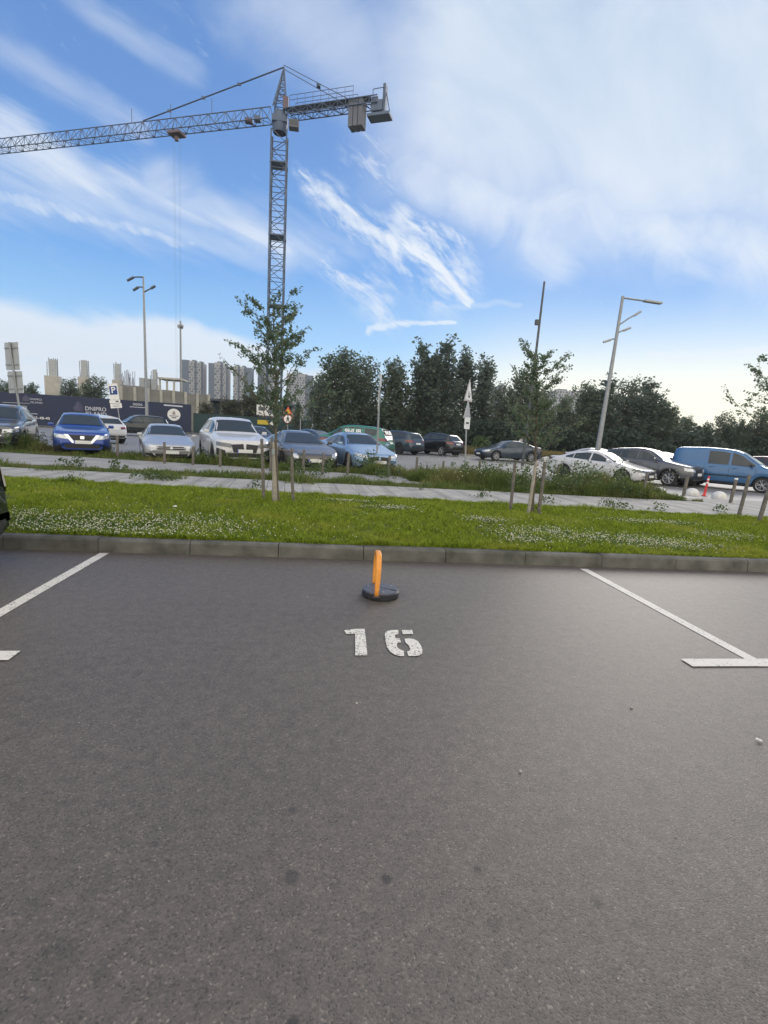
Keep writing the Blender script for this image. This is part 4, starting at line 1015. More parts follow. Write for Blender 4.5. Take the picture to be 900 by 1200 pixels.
# undergrowth of the wood (one dark mass)
k = 56000; xx = rng.uniform(1, 52, k)
fy = np.interp(xx, [0, 8, 12, 24, 40, 60], [51, 48.5, 46, 43, 38, 32]); yy = fy+rng.random(k)*9
hh = 1.1+1.9*value_noise(xx+60, yy, 2.2, 77)
zz_ = .1+hh*rng.random(k)**.8*1.1
leaf_cards('undergrowth', np.stack([xx, yy, zz_], 1), np.full(k, .26), leaf_mat('undergrowth_leaf', (0.026, 0.045, 0.032), (0.065, 0.095, 0.060), .3), 'dark leafy undergrowth filling the foot of the wood', 'undergrowth', kind='stuff')
k = 45000; xx = rng.uniform(3, 70, k); fy = np.interp(xx, [-10, 8, 12, 24, 40, 70], [62, 58, 56, 53, 50, 46]); yy = fy+rng.random(k)*6
leaf_cards('wood_backdrop', np.stack([xx, yy, .2+(2.0+3.0*value_noise(xx+90, yy, 3., 78))*rng.random(k)], 1), np.full(k, .34), leaf_mat('undergrowth_leaf', (0, 0, 0), (0, 0, 0)), 'far dark foliage of the wood closing the gaps between trunks', 'undergrowth', kind='stuff')
# one bright shrub on the dry verge
p = gp(572, 533, .1); pts = []
for _ in range(1500):
    a, r_, zz1 = random.uniform(0, 6.28), abs(random.gauss(0, .55)), random.random()**.7*1.5
    pts.append((math.cos(a)*r_*(1.2-zz1*.5), math.sin(a)*r_*(1.2-zz1*.5), zz1))
sh = empty('shrub', (13.6, 42.5, .1)); tag(sh, 'small lighter green shrub on the dry verge left of the slate sedan', 'shrub')
leaf_cards('foliage', np.array(pts), np.full(len(pts), .14), leaf_mat('shrub_leaf', (.05, .09, .03), (.11, .16, .06), .3), parent=sh)

# ------------------------------------------------------------------ posts, bollards
def post(px, py, h, r, m, label, lean=(0, 0), z=LZ-.03, name='wooden_bollard', group='short wooden posts along the car park edge'):
    p = gp(px, py, z+.03); root = empty(name, (p.x, p.y, z)); tag(root, label, 'bollard', group)
    MB().tube([(0, 0, 0), (lean[0]*.5, lean[1]*.5, h*.5), (lean[0], lean[1], h*.97), (lean[0]*1.02, lean[1]*1.02, h)], [r, r, r*.97, r*.75], 10).build('post', m, root)
    return root
P_ = M['wood']
for (px, py, h, ln, lab) in ((82, 526, .50, (-.30, 0), 'short post leaning far left before the blue crossover'), (138, 531, .68, (0, 0), 'reddish short post between the blue crossover and the silver sedan'), (193, 538, .62, (0, 0), 'short post in front of the silver sedan plate'),
        (226, 540, .55, (.02, 0), 'short post right of the silver sedan bumper'), (258, 542, .50, (0, 0), 'short post before the left wheel of the white SUV'), (317, 547, .98, (.02, 0), 'taller dark post right of the white SUV'), (355, 549, .66, (.01, 0), 'short post before the grey sports car bonnet'), (378, 551, .60, (0, 0), 'thin short post before the sports car plate'),
        (407, 551, .64, (.02, 0), 'short post before the flank of the pale blue sedan'), (455, 554, .62, (.01, 0), 'short post before the grille of the pale blue sedan'), (487, 555, .62, (.01, 0), 'short post in front of the grey SUV'), (518, 556, .52, (.01, 0), 'short post below the black SUV'),
        (560, 558, .62, (.02, 0), 'short post left of the slate sedan'), (651, 566, .66, (.03, 0), 'short post at the tail of the front white sedan'), (754, 574, .62, (.03, 0), 'short post before the grille of the front white sedan')):
    post(px, py+5, h+.08, .040, P_, lab, ln)
post(801, 580, .58, .05, P_, 'weathered post standing right behind the leftmost white half dome', (.04, 0))
rb = post(856, 588, .66, .045, P_, 'post with white cap before the blue van door', (.06, 0))
MB().tube([(.06, 0, .655), (.061, 0, .70)], .046, 10).build('cap', M['white'], rb)
q = gp(825, 581, -.19); rd = empty('delineator', (q.x, q.y, zl(q.x, q.y))); tag(rd, 'red and white striped flexible marker post before the blue van', 'marker post')
b = MB()
b.lathe([(.10, 0), (.10, .02), (.06, .04), (.045, .05), (.043, .26), (.04, .42)], 18, mi=0)
zb_ = .42
for k in range(5):
    b.lathe([(.038, zb_+k*.065), (.038, zb_+(k+1)*.065)], 18, mi=1 if k % 2 else 0)
b.lathe([(.038, zb_+.325), (.034, zb_+.345), (.001, zb_+.35)], 18, mi=0)
body = b.build('post', [M['red'], M['white']], rd); rd.rotation_euler = (0, math.radians(6), 0)
for (px, py, r_, lab) in ((775, 579, .25, 'white concrete half dome by the wheel of the graphite crossover'), (803+20-10, 580, .25, 'white concrete half dome nearest the striped marker post'), (845, 584, .25, 'white concrete half dome closest to the right picture edge')):
    p = gp(px, py, -.18); root = empty('half_dome_bollard', (p.x, p.y+.1, zl(p.x, p.y))); tag(root, lab, 'bollard', 'white half dome bollards')
    MB().lathe([(r_*1.02, 0), (r_*1.0, .06)] + [(r_*math.cos(a), .06+.21*math.sin(a)) for a in np.linspace(.08, PI/2-.01, 12)], 28).build('dome', M['white_dull'], root)
p = gp(641, 541, .0); root = empty('half_dome_bollard', (p.x, p.y, 0)); tag(root, 'white half dome seen between the stakes and the front white sedan', 'bollard', 'white half dome bollards')
MB().lathe([(.5, 0), (.5, .08)] + [(.5*math.cos(a), .08+.3*math.sin(a)) for a in np.linspace(.08, PI/2-.01, 12)], 28).build('dome', M['white_dull'], root)

# ------------------------------------------------------------------ lamps and poles
p = gp(697, 554); lp = empty('street_lamp', tuple(p)); tag(lp, 'tall grey street lamp with one long arm and three branch stubs, right side', 'street lamp')
Yl = p.y
def rel(px, py, Y, base): q = at(px, py, Y); return Vector((q.x-base.x, q.y-base.y, q.z))
MB().tube([(0, 0, -.3), (.02, 0, .25), (.02, 0, 1.6), rel(720, 410, Yl, p), rel(730, 347, Yl, p)], [.17, .155, .135, .085, .07], 16).build('pole', M['steel'], lp)
MB().tube([rel(729.5, 349, Yl, p), rel(755, 352.5, Yl, p)], .045, 8).build('arm', M['steel'], lp)
q = rel(755, 352.5, Yl, p); q2 = rel(775, 355.5, Yl, p)
b = MB(); mid = (q+q2)/2; d = (q2-q); b.box(mid, (d.length, .26, .10), rot=Matrix.Rotation(-math.atan2(d.z, d.x), 3, 'Y'), bev=.03); b.build('lamp_head', M['sign_back'], lp)
for (a, bq) in (((723.5, 382), (751, 365)), ((722, 391), (739, 384)), ((719.5, 397), (707, 401))):
    b = MB(); b.tube([rel(*a, Yl, p), (rel(*a, Yl, p)*.5+rel(*bq, Yl, p)*.5)+Vector((0, 0, .03)), rel(*bq, Yl, p)], [.04, .035, .03], 7); br = b.build('arm', M['steel'], lp)
    e = rel(*bq, Yl, p); s_ = rel(*a, Yl, p); dd = (e-s_).normalized()
    MB().tube([e-dd*.45, e-dd*.40, e], [.035, .06, .055], 8).build('lamp_head', M['sign_back'], br)
# left twin lamp in front of the hoarding
p = at(172, 487, 52); base = Vector((p.x, 52, 0)); lp = empty('street_lamp', base); tag(lp, 'tall slim lamp post with three curved lamp arms above the navy hoarding', 'street lamp')
def rl(px, py): return rel(px, py, 52, base)
MB().tube([(0, 0, 0), (0, 0, 3), rl(168.5, 345), rl(168, 324)], [.16, .14, .09, .07], 12).build('pole', M['steel'], lp)
for pts in (((168, 325), (162, 324.5), (156.5, 325), (149, 329)), ((169, 337), (165, 336.2), (162, 336.6), (156, 340.5)), ((169.5, 342), (173, 340), (177, 338), (182, 335))):
    a = MB().tube([rl(*q) for q in pts], [.07, .06, .06, .06], 7).build('arm', M['steel_dark'], lp)
    e, f_ = rl(*pts[-1]), rl(*pts[-2]); MB().tube([f_, e], [.13, .11], 8).build('lamp_head', M['steel_dark'], a)
# far floodlight mast
base = Vector((at(212, 447, 110).x, 110, 0)); fl = empty('floodlight_mast', base); tag(fl, 'far thin floodlight mast with cluster of lamps beside the first tower', 'light mast')
tp_ = rel(211.5, 383, 110, base)
MB().tube([(0, 0, 0), tp_], [.28, .18], 8).build('pole', M['steel'], fl)
b = MB()
for k in range(6):
    a = k*PI/3; b.box(tp_+Vector((math.cos(a)*.4, math.sin(a)*.4, random.uniform(-.1, .3))), (.36, .36, .55), bev=.06)
b.box(tp_+Vector((0, 0, .7)), (.3, .3, .9), bev=.05)
b.build('lamp_cluster', M['steel'], fl)
# thin tall pole behind tree 2
p = gp(612, 546); base = Vector(p); ml = empty('tall_pole', base); tag(ml, 'thin tall dark pole rising above the second staked tree', 'pole')
MB().tube([(0, 0, 0), rel(625, 440, p.y, base), rel(638, 330, p.y, base)], [.085, .075, .055], 10).build('pole', M['steel_dark'], ml)
MB().box(rel(631.5, 378, p.y, base)+Vector((-.12, 0, 0)), (.2, .18, .3), bev=.03).build('bracket', M['steel_dark'], ml)
# thin grey pole left of green car
p = Vector((at(352, 500, 44).x, 44, 0)); ml = empty('grey_post', p); tag(ml, 'plain thin grey post left of the wood behind the dark sedan', 'post'); MB().tube([(0, 0, 0), (0, 0, 3.0)], .05, 8).build('pole', M['steel'], ml)

# ------------------------------------------------------------------ signs
def face_plate(name, pts2, thick, m_front, m_back, parent, mtx):
    n = len(pts2); v = [mtx @ Vector((a, -thick/2, b)) for a, b in pts2]+[mtx @ Vector((a, thick/2, b)) for a, b in pts2]
    mb = MB(); mb.add(v[:n], [tuple(range(n))], 0); mb.add(v[n:], [tuple(range(n-1, -1, -1))], 1)
    mb.add(v, [(i, (i+1) % n, n+(i+1) % n, n+i) for i in range(n)], 1)
    return mb.build(name, [m_front, m_back], parent)
def rrect(w, h, r=.04, n=4):
    out = []
    for cx_, cy_, a0 in ((w/2-r, h/2-r, 0), (-w/2+r, h/2-r, PI/2), (-w/2+r, -h/2+r, PI), (w/2-r, -h/2+r, 1.5*PI)):
        for k in range(n+1):
            a = a0+PI/2*k/n; out.append((cx_+r*math.cos(a), cy_+r*math.sin(a)))
    return out
def circ(r, n=28): return [(r*math.cos(2*PI*k/n), r*math.sin(2*PI*k/n)) for k in range(n)]
def RT(z, rz, x=0, y=0): return Matrix.Translation((x, y, z)) @ Matrix.Rotation(rz, 4, 'Z')
# double board at the left, back to the camera
base = gp(29, 524); root = empty('road_sign', tuple(base)); tag(root, 'tall post with two grey sign backs, one above the other, at the left edge', 'road sign'); Yb = base.y
b0 = Vector(base)
MB().tube([(0, 0, 0), rel(20, 461, Yb, b0), rel(11, 401, Yb, b0)], .042, 10).build('pole', M['steel'], root)
def sgn_back(px, py0, py1, w, name):
    c = (rel(px, py0, Yb, b0)+rel(px, py1, Yb, b0))/2; h_ = abs(rel(px, py0, Yb, b0).z-rel(px, py1, Yb, b0).z)
    tilt = Matrix.Translation(c+Vector((0, .06, 0))) @ Matrix.Rotation(math.radians(-28), 4, 'Z') @ Matrix.Rotation(math.radians(-1.5), 4, 'Y')
    pl_ = face_plate(name, rrect(w, h_, .03), .02, M['sign_back'], M['white'], root, tilt)
    for k in (-.30, .30): 
        MB().box(tilt @ Vector((0, -.03, k*h_)), (w*.98, .025, .04), rot=(Matrix.Rotation(math.radians(-28), 3, 'Z') @ Matrix.Rotation(math.radians(-1.5), 3, 'Y'))).build('crossbar', M['steel'], pl_)
    MB().box(tilt @ Vector((0, -.035, 0)), (.07, .03, h_*.98), rot=(Matrix.Rotation(math.radians(-28), 3, 'Z') @ Matrix.Rotation(math.radians(-1.5), 3, 'Y'))).build('spine', M['steel'], pl_)
sgn_back(13.3, 401, 433.5, .84, 'sign_panel'); sgn_back(17.3, 435, 460.5, .90, 'sign_panel')
# P sign
base = Vector((at(143.5, 508, 35).x, 35, 0)); root = empty('parking_sign', base); tag(root, 'leaning blue and white parking sign with two small plates under it', 'parking sign')
def rp(px, py): return rel(px, py, 35, base)
MB().tube([(0, 0, 0), rp(138, 478), rp(131.5, 449)], .035, 8).build('pole', M['steel'], root)
LM = math.radians(-7)
def tilted(c, off=-.05): return Matrix.Translation(Vector(c)+Vector((0, off, 0))) @ Matrix.Rotation(LM, 4, 'Y') @ Matrix.Rotation(0, 4, 'Z')
pn = face_plate('sign_panel', rrect(.58, 1.02, .05), .02, M['white'], M['sign_back'], root, tilted(rp(133.5, 459)))
pb = face_plate('blue_field', rrect(.46, .54, .03), .01, M['blue_sign'], M['sign_back'], pn, tilted(rp(133.5, 459), -.068) @ Matrix.Translation((0, 0, .08)))
text_mesh('letter', 'P', .55, M['lettering_white'], pb, tilted(rp(133.5, 459), -.078) @ Matrix.Translation((0, 0, .08)) @ Matrix.Rotation(PI/2, 4, 'X'), .003, bold=.01)
pn2 = face_plate('small_plate', rrect(.66, .20, .03), .02, M['white'], M['sign_back'], root, tilted(rp(135, 470.5)))
face_plate('mark', rrect(.18, .08, .02), .008, M['black_sign'], M['sign_back'], pn2, tilted(rp(135, 470.5), -.068) @ Matrix.Translation((.14, 0, 0)))
pn3 = face_plate('small_plate', rrect(.70, .30, .03), .02, M['white'], M['sign_back'], root, tilted(rp(136.5, 475.5)))
for k in (0, 1): face_plate('mark', rrect(.42, .035, .01), .008, M['sign_back'], M['sign_back'], pn3, tilted(rp(136.5, 475.5), -.068) @ Matrix.Translation((0, 0, .05-.09*k)))
# narrow sign seen edge-on
base = gp(441, 555); root = empty('road_sign', tuple(base)); tag(root, 'narrow grey post with sign plates seen edge-on, right of the pale blue sedan', 'road sign'); Yn = base.y
def rn(px, py): return rel(px, py, Yn, Vector(base))
MB().tube([(0, 0, 0), rn(445, 450)], [.04, .035], 8).build('pole', M['steel'], root)
face_plate('sign_panel', rrect(.9, .72, .04), .02, M['white'], M['sign_back'], root, RT(rn(444, 470).z, math.radians(83), rn(443.5, 470).x, -.0))
c = rn(446, 446); face_plate('warning_plate', rrect(.42, .45, .04), .02, M['sign_back'], M['sign_back'], root, RT(c.z, math.radians(76), c.x, -.02))
# two triangles and plate
base = gp(545, 549); root = empty('warning_sign', tuple(base)); tag(root, 'post with two white warning triangles above a small plate, seen obliquely', 'warning sign'); Yt = base.y
def rt(px, py): return rel(px, py, Yt, Vector(base))
MB().tube([(0, 0, 0), rt(546.5, 500), rt(549.5, 450)], .04, 8).build('pole', M['steel'], root)
AZ = math.radians(54)
def tri(s): return [(0, s*.62), (-s*.52, -s*.33), (s*.52, -s*.33)]
for (px, py, s_) in ((549, 461, 1.08), (547.5, 482, .95)):
    c = rt(px, py); tp_ = face_plate('warning_triangle', tri(s_), .02, mat('triangle_border', (.50, .42, .41), .5) if s_ > 1 else M['sign_back'], M['sign_back'], root, RT(c.z-.02, AZ, c.x, -.05))
    Mx = RT(c.z-.02, AZ, c.x, -.05)
    face_plate('triangle_field', [(a*.80, b_*.80) for a, b_ in tri(s_)], .012, M['white'] if s_ > 1 else M['sign_back'], M['white'], tp_, Mx @ Matrix.Translation((0, -.018, 0)))
    if s_ > 1: face_plate('pictogram', [(-.12, -.18), (.12, -.18), (.12, .05), (.05, .05), (.05, -.08), (-.05, -.08), (-.05, .12), (-.12, .12)], .01, M['black_sign'], M['white'], tp_, Mx @ Matrix.Translation((0, -.03, 0)))
c = rt(547, 496); Mx = RT(c.z, AZ, c.x, -.05)
pl_ = face_plate('small_plate', rrect(.75, .55, .04), .02, M['white'], M['sign_back'], root, Mx)
face_plate('mark', [(-.2, -.03), (.2, -.03), (.2, .05), (-.2, .05)], .008, M['black_sign'], M['white'], pl_, Mx @ Matrix.Translation((0, -.016, 0)))
# pedestrian sign
base = Vector((at(337, 505, 40).x, 40, 0)); root = empty('pedestrian_sign', base); tag(root, 'round white pedestrian sign below an orange triangle, in front of the wood', 'road sign')
MB().tube([(0, 0, 0), (0, 0, 2.9)], .035, 8).build('pole', M['steel'], root)
t_ = face_plate('warning_triangle', tri(.62), .02, M['orange_sign'], M['sign_back'], root, RT(2.66, 0, 0, -.05))
face_plate('triangle_field', [(a*.5, b_*.5) for a, b_ in tri(.62)], .01, M['yellow'], M['white'], t_, RT(2.66, 0, 0, -.068))
d_ = face_plate('round_plate', circ(.33), .02, mat('sign_ring', (.5, .06, .05), .5), M['sign_back'], root, RT(2.08, 0, 0, -.05))
face_plate('round_field', circ(.29), .01, M['white'], M['white'], d_, RT(2.08, 0, 0, -.068))
face_plate('pictogram', [(-.13, -.2), (-.06, -.2), (.0, -.05), (.07, -.2), (.14, -.2), (.06, .02), (.13, .02), (.05, .12), (.04, .2), (-.03, .2), (-.05, .1), (-.14, .04), (-.05, .02)], .008, M['black_sign'], M['white'], d_, RT(2.08, 0, 0, -.08))

# ------------------------------------------------------------------ hoardings
A, B = Vector((-34.0, 57.4, 0)), Vector((-15.75, 63.6, 0))
fd = (B-A).normalized(); far_L = A-fd*16
hd_ = empty('navy_hoarding', A, math.atan2(fd.y, fd.x)); tag(hd_, 'navy blue site hoarding with logos, lettering and a white round emblem', 'hoarding')
Lf = (B-A).length
def hz(u): return 3.38+.06*u/Lf
b = MB(); us = np.linspace(-16, Lf, 14)
for u0, u1 in zip(us[:-1], us[1:]):
    g_ = .006
    b.add([(u0+g_, -.02, .05), (u1-g_, -.02, .05), (u1-g_, -.02, hz((u0+u1)/2)), (u0+g_, -.02, hz((u0+u1)/2)), (u0+g_, .03, .05), (u1-g_, .03, .05), (u1-g_, .03, hz((u0+u1)/2)), (u0+g_, .03, hz((u0+u1)/2))],
          [(0, 1, 2, 3), (7, 6, 5, 4), (0, 4, 5, 1), (3, 2, 6, 7), (0, 3, 7, 4), (1, 5, 6, 2)])
b.build('panel', M['navy'], hd_)
for u in us: b = MB(); b.box((u, .065, 1.66), (.06, .06, 3.2)); b.build('frame_post', M['steel_dark'], hd_)
nrm = Vector((fd.y, -fd.x, 0))
def fuv(px, py):
    """pixel on the photograph -> (u, z) in the plane of the hoarding"""
    r = Vector(ray(px, py)); t_ = (A-Vector(CP)).dot(nrm)/r.dot(nrm); q = Vector(CP)+r*t_-A
    return q.dot(fd), q.z
def ftext(body, px0, px1, py, mt, name='lettering', hfac=None, bold=0.0):
    u0, z = fuv(px0, py); u1, _ = fuv(px1, py); w = u1-u0
    o_ = text_mesh(name, body, 1.0, mt, hd_, Matrix.Rotation(PI/2, 4, 'X'), .01, bold=bold)
    xs = [v.co.x for v in o_.data.vertices]; zs = [v.co.z for v in o_.data.vertices]
    sx = w/(max(xs)-min(xs)); sz = hfac/(max(zs)-min(zs)) if hfac else sx
    zc = (max(zs)+min(zs))/2; xc = (max(xs)+min(xs))/2
    o_.data.transform(Matrix.Translation((u0+w/2, -.045, z)) @ Matrix.Diagonal((sx, 1, sz, 1)) @ Matrix.Translation((-xc, 0, -zc)))
    return o_
ftext('DNIPRO', 100, 124.5, 478.5, M['lettering'], hfac=.44, bold=.012)
ftext('ISLAND', 100.5, 125, 484.5, M['lettering'], hfac=.44, bold=.012)
ftext('DNIPRO', 35, 49, 467.5, M['lettering'], hfac=.20); ftext('ISLAND', 36, 50, 471.3, M['lettering'], hfac=.20)
ftext('ПРОДАЖУ', 5, 32, 476.0, M['lettering'], hfac=.36, bold=.01); ftext('865-48-45', 36, 58.5, 489.2, M['lettering_white'], hfac=.28, bold=.015); ftext('067', 28.5, 35, 487.2, M['lettering_white'], hfac=.16, bold=.012)
ftext('2006', 155.5, 167, 473.5, M['lettering'], hfac=.26, bold=.012)
def fpoly(name, pts, mt, y=-.04, parent=None):
    q = [fuv(*p_) for p_ in pts]; mb = MB(); mb.add([(u, y, z) for u, z in q], [tuple(range(len(q)))])
    return mb.build(name, mt, parent or hd_)
fpoly('logo', [(86, 478), (91.5, 469.5), (97, 476), (97.5, 482), (87.5, 481)], M['navy_hi'])
fpoly('logo_side', [(91.5, 469.5), (97, 476), (97.5, 482), (93, 480)], mat('hoarding_logo_side', (.05, .048, .10), .5), -.043)
fpoly('logo', [(26, 466.5), (30, 462.5), (34, 466), (34, 470), (27, 470)], M['navy_hi'])
for q in (((3, 471.2), (35, 472.6), (35, 473.0), (3, 471.6)), ((3, 480.0), (34.5, 481.0), (34.5, 481.4), (3, 480.4)), ((152, 476.3), (172, 477.5), (172, 478.2), (152, 477.0)), ((192, 473.8), (214, 475.6), (214, 477.2), (192, 475.4)), ((24, 483.5), (44, 484.8), (44, 485.5), (24, 484.2))):
    fpoly('line', q, M['lettering'])
u, z = fuv(203.8, 486.5); r_ = (fuv(211.5, 486.5)[0]-fuv(196.2, 486.5)[0])/2
em = MB(); em.add([(u+r_*math.cos(a), -.045, z+.05+r_*math.sin(a)*.98) for a in np.linspace(0, 2*PI, 33)[:-1]], [tuple(range(32))]); em = em.build('emblem', M['white'], hd_)
mb = MB(); mb.add([(u+a, -.052, z+.05+b_) for a, b_ in ((-.18, .0), (-.18, .22), (-.05, .42), (.05, .42), (.16, .24), (.16, .0))], [(0, 1, 2, 3, 4, 5)]); mb.build('emblem_mark', mat('emblem_mark', (.35, .28, .27), .6), em)
mb = MB(); mb.box((u, -.052, z-.10), (r_*1.4, .004, .09)); mb.box((u, -.052, z-.30), (r_*.7, .004, .13)); mb.build('emblem_mark', mat('emblem_lines', (.16, .15, .17), .6), em)
# green hoarding
A2, B2 = Vector((-15.55, 63.9, 0)), Vector((-1.5, 66.6, 0)); f2 = (B2-A2).normalized(); L2 = (B2-A2).length
gh_ = empty('green_hoarding', A2, math.atan2(f2.y, f2.x)); tag(gh_, 'dark green site hoarding to the right of the navy one', 'hoarding')
b = MB(); us = np.linspace(0, L2, 8)
for u0, u1 in zip(us[:-1], us[1:]): b.box(((u0+u1)/2, 0, 1.25), (u1-u0-.012, .05, 2.42))
b.build('panel', M['green_hoard'], gh_)
for u in us: b = MB(); b.box((u, .05, 1.25), (.06, .05, 2.4)); b.build('frame_post', M['steel_dark'], gh_)
o = MB(); o.box((5.0, -.035, 2.05), (.55, .02, .22)); o.build('notice', M['white'], gh_)
o = MB(); o.box((8.2, -.04, 1.85), (1.35, .02, .55)); yn = o.build('yellow_notice', M['yellow'], gh_)
o = MB(); o.add([(9.0, -.06, 1.7), (9.35, -.06, 2.15), (9.5, -.06, 1.5)], [(0, 1, 2)]); o.build('arrow', M['white'], yn)
bb = empty('billboard', (at(310, 480, 67).x, 67.4, 0)); tag(bb, 'white billboard panel with dark picture standing above the green hoarding', 'billboard')
q0, q1 = at(301, 474, 67.4), at(320, 487.5, 67.4); w_, h_ = q1.x-q0.x, q0.z-q1.z; zc = (q0.z+q1.z)/2
o = MB(); o.box((0, 0, zc), (w_, .12, h_)); bp_ = o.build('panel', M['white'], bb)
o = MB(); o.box((-w_*.18, -.065, zc+h_*.12), (w_*.42, .01, h_*.36)); o.add([(w_*.12, -.066, zc-h_*.1), (w_*.42, -.066, zc-h_*.35), (w_*.46, -.066, zc+h_*.3), (w_*.3, -.066, zc+h_*.35)], [(0, 1, 2, 3)]); o.build('picture', mat('billboard_picture', (.10, .12, .13), .6, var=.4, scale=3), bp_)
o = MB()
for k in (-.35, .35): o.tube([(w_*k, .1, 0), (w_*k, .1, zc)], .07, 6)
o.build('legs', M['steel_dark'], bb)

# ------------------------------------------------------------------ building site: piers, wall panels
def pier(px, py_top, Y, w, lab):
    p = at(px, py_top, Y); root = empty('concrete_pier', (p.x, p.y, 0)); tag(root, lab, 'concrete pier', 'unfinished concrete piers')
    b = MB(); b.box((0, 0, p.z*.36), (w, w*.7, p.z*.72), bev=.03); b.build('pier', M['concrete_col'], root)
    b = MB()
    for a in np.linspace(-w*.42, w*.42, 6): 
        b.tube([(a, random.uniform(-.2, .2), p.z*.70), (a+random.uniform(-.05, .05), 0, p.z*random.uniform(.93, 1.0))], .045, 4)
    b.build('rebar', M['rust'], root)
    b = MB(); b.box((w*.05, .02, p.z*.84), (w*.55, w*.35, p.z*.26)); b.build('formwork', M['sign_back'], root)
pier(61, 419, 85, 1.9, 'lone pale pier, left one of the two standing clear above the hoarding')
pier(98, 420, 85, 1.5, 'lone pale pier, right one of the two standing clear above the hoarding')
pier(137, 424, 88, 1.3, 'pier with bare rebar at the left end of the long concrete wall')
pier(181, 431, 92, 1.1, 'thin dark pier right behind the tall slim lamp post')
q0, q1 = at(141, 452, 84), at(244, 458, 92)
wl_ = empty('concrete_wall', (q0.x, q0.y, 0), math.atan2(q1.y-q0.y, q1.x-q0.x)); tag(wl_, 'long unfinished grey concrete wall with pale pilasters behind the hoarding', 'wall')
Lw = (Vector((q1.x, q1.y))-Vector((q0.x, q0.y))).length
b = MB(); nseg = 7
for k in range(nseg):
    u0, u1 = Lw*k/nseg, Lw*(k+1)/nseg; b.box(((u0+u1)/2, 0, 3.2-.06*k), (u1-u0-.02, .3, 6.4+.28*math.sin(k*2.2)))
b.build('wall_panels', M['concrete_wall'], wl_)
for k in range(nseg+1):
    b = MB(); b.box((Lw*k/nseg, -.22, 3.1), (.42, .22, 6.3)); b.build('pilaster', M['concrete_col'], wl_)
b = MB()
for k in range(26):
    u = Lw*(.02+.20*k/26) if k < 18 else Lw*random.uniform(.25, .4); b.tube([(u, 0, 6.0), (u+random.uniform(-.1, .1), 0, 6.3+random.uniform(1.2, 2.6))], .035, 4)
b.build('rebar', M['rust'], wl_)
b = MB(); b.box((Lw*.30, .3, 7.0), (2.6, .3, 1.6)); b.build('formwork', M['sign_back'], wl_)
# open frame storeys right of the wall
q0 = at(247, 470, 96)
fr = empty('unfinished_building', (q0.x, q0.y, 0), math.radians(10)); tag(fr, 'open unfinished concrete frame with dark bays below the towers', 'building site')
b = MB()
for k in range(9): b.box((k*1.85, 0, 2.7), (.5, .5, 5.4))
b.build('columns', M['concrete_wall'], fr)
o = MB(); o.box((7.4, .3, 5.5), (15.6, 4.0, .35)); o.box((7.4, 1.8, 2.7), (15.4, .3, 5.2)); o.build('slab', mat('dark_bay', (.07, .085, .11), .8), fr)
q0 = at(186, 443, 110); rf = empty('site_shed', (q0.x, q0.y, 0)); tag(rf, 'pale flat roofed shell with columns behind the concrete wall', 'building')
zr_ = q0.z
o = MB(); o.box((2.3, 2, zr_), (4.8, 5, .35)); o.build('roof', M['concrete_col'], rf)
for k in range(4): o = MB(); o.box((.2+k*1.4, 0, zr_/2-.1), (.35, .35, zr_-.2)); o.build('column', M['concrete_col'], rf)

# ------------------------------------------------------------------ far towers
def tower(px0, px1, py, Y, lab, segs, depth=18, group='apartment towers on the skyline'):
    a, c = at(px0, py, Y), at(px1, py+.058*(px1-px0), Y); W_ = c.x-a.x; Ht = a.z
    root = empty('apartment_tower', (a.x, Y, 0)); tag(root, lab, 'apartment tower', group)
    x0 = 0
    for kind_, fr_, dz in segs:
        w_ = W_*fr_
        if kind_ == 'd':
            b = MB(); b.box((x0+w_/2, depth/2+1, (Ht+dz)/2), (w_, depth, Ht+dz)); b.build('end_block', M['tower_dark'], root)
        else:
            b = MB(); b.box((x0+w_/2, depth/2, (Ht+dz)/2), (w_, depth, Ht+dz), mi=0)
            nf = int((Ht+dz)/3.0); nc = max(2, int(w_/3.1)); cw = w_/nc
            for f_ in range(1, nf):
                for k in range(nc):
                    off = ((f_ % 4) in (0, 1)) ^ (k % 2 == 0)
                    ww = cw*(.74 if off else .42); xx_ = x0+cw*(k+.5)+(.18*cw if (f_ % 2) else -.18*cw)
                    b.box((xx_, -.02, f_*3.0+1.2), (ww, .3, 2.2 if off else 1.7), mi=1)
            b.box((x0+w_-1.1, -.06, (Ht+dz)/2), (2.2, .4, Ht+dz-.4), mi=1)
            for q in (.30, .62): b.box((x0+w_*q, -.35, (Ht+dz)*.48), (.5, .7, (Ht+dz)*.94), mi=0)
            b.build('facade', [M['tower_wall'], M['tower_glass']], root)
            b = MB(); b.box((x0+w_/2, depth/2, Ht+dz+.7), (w_*.5, depth*.5, 2.2)); b.build('roof_plant', M['tower_dark'], root)
        x0 += w_
tower(211, 238, 421, 600, 'tall tower with blue grey end, leftmost of the apartment towers', [('d', .38, 0), ('w', .34, -1), ('w', .28, -2)])
tower(244, 267, 425, 600, 'tall tower standing second from the left on the skyline', [('d', .32, 0), ('w', .42, 1), ('w', .26, -2)])
tower(273.5, 295, 428.5, 600, 'tower with grey right end, third on the skyline', [('w', .36, 0), ('w', .34, -.5), ('d', .30, -1)])
tower(302, 326, 430, 620, 'tower mostly hidden behind the first staked tree crown', [('d', .35, 0), ('w', .65, -1)])
tower(336, 367, 437, 640, 'pale broad tower right of the first staked tree', [('w', .78, 0), ('d', .22, -1)])
tower(584, 593, 452, 520, 'narrow pale slab glimpsed above the lower trees', [('d', .5, 0), ('w', .5, 0)], group='apartment blocks behind the wood')
tower(652, 692, 457, 500, 'wide pale block behind the trees near the tall lamp', [('w', .5, 0), ('w', .5, -.5)], group='apartment blocks behind the wood')

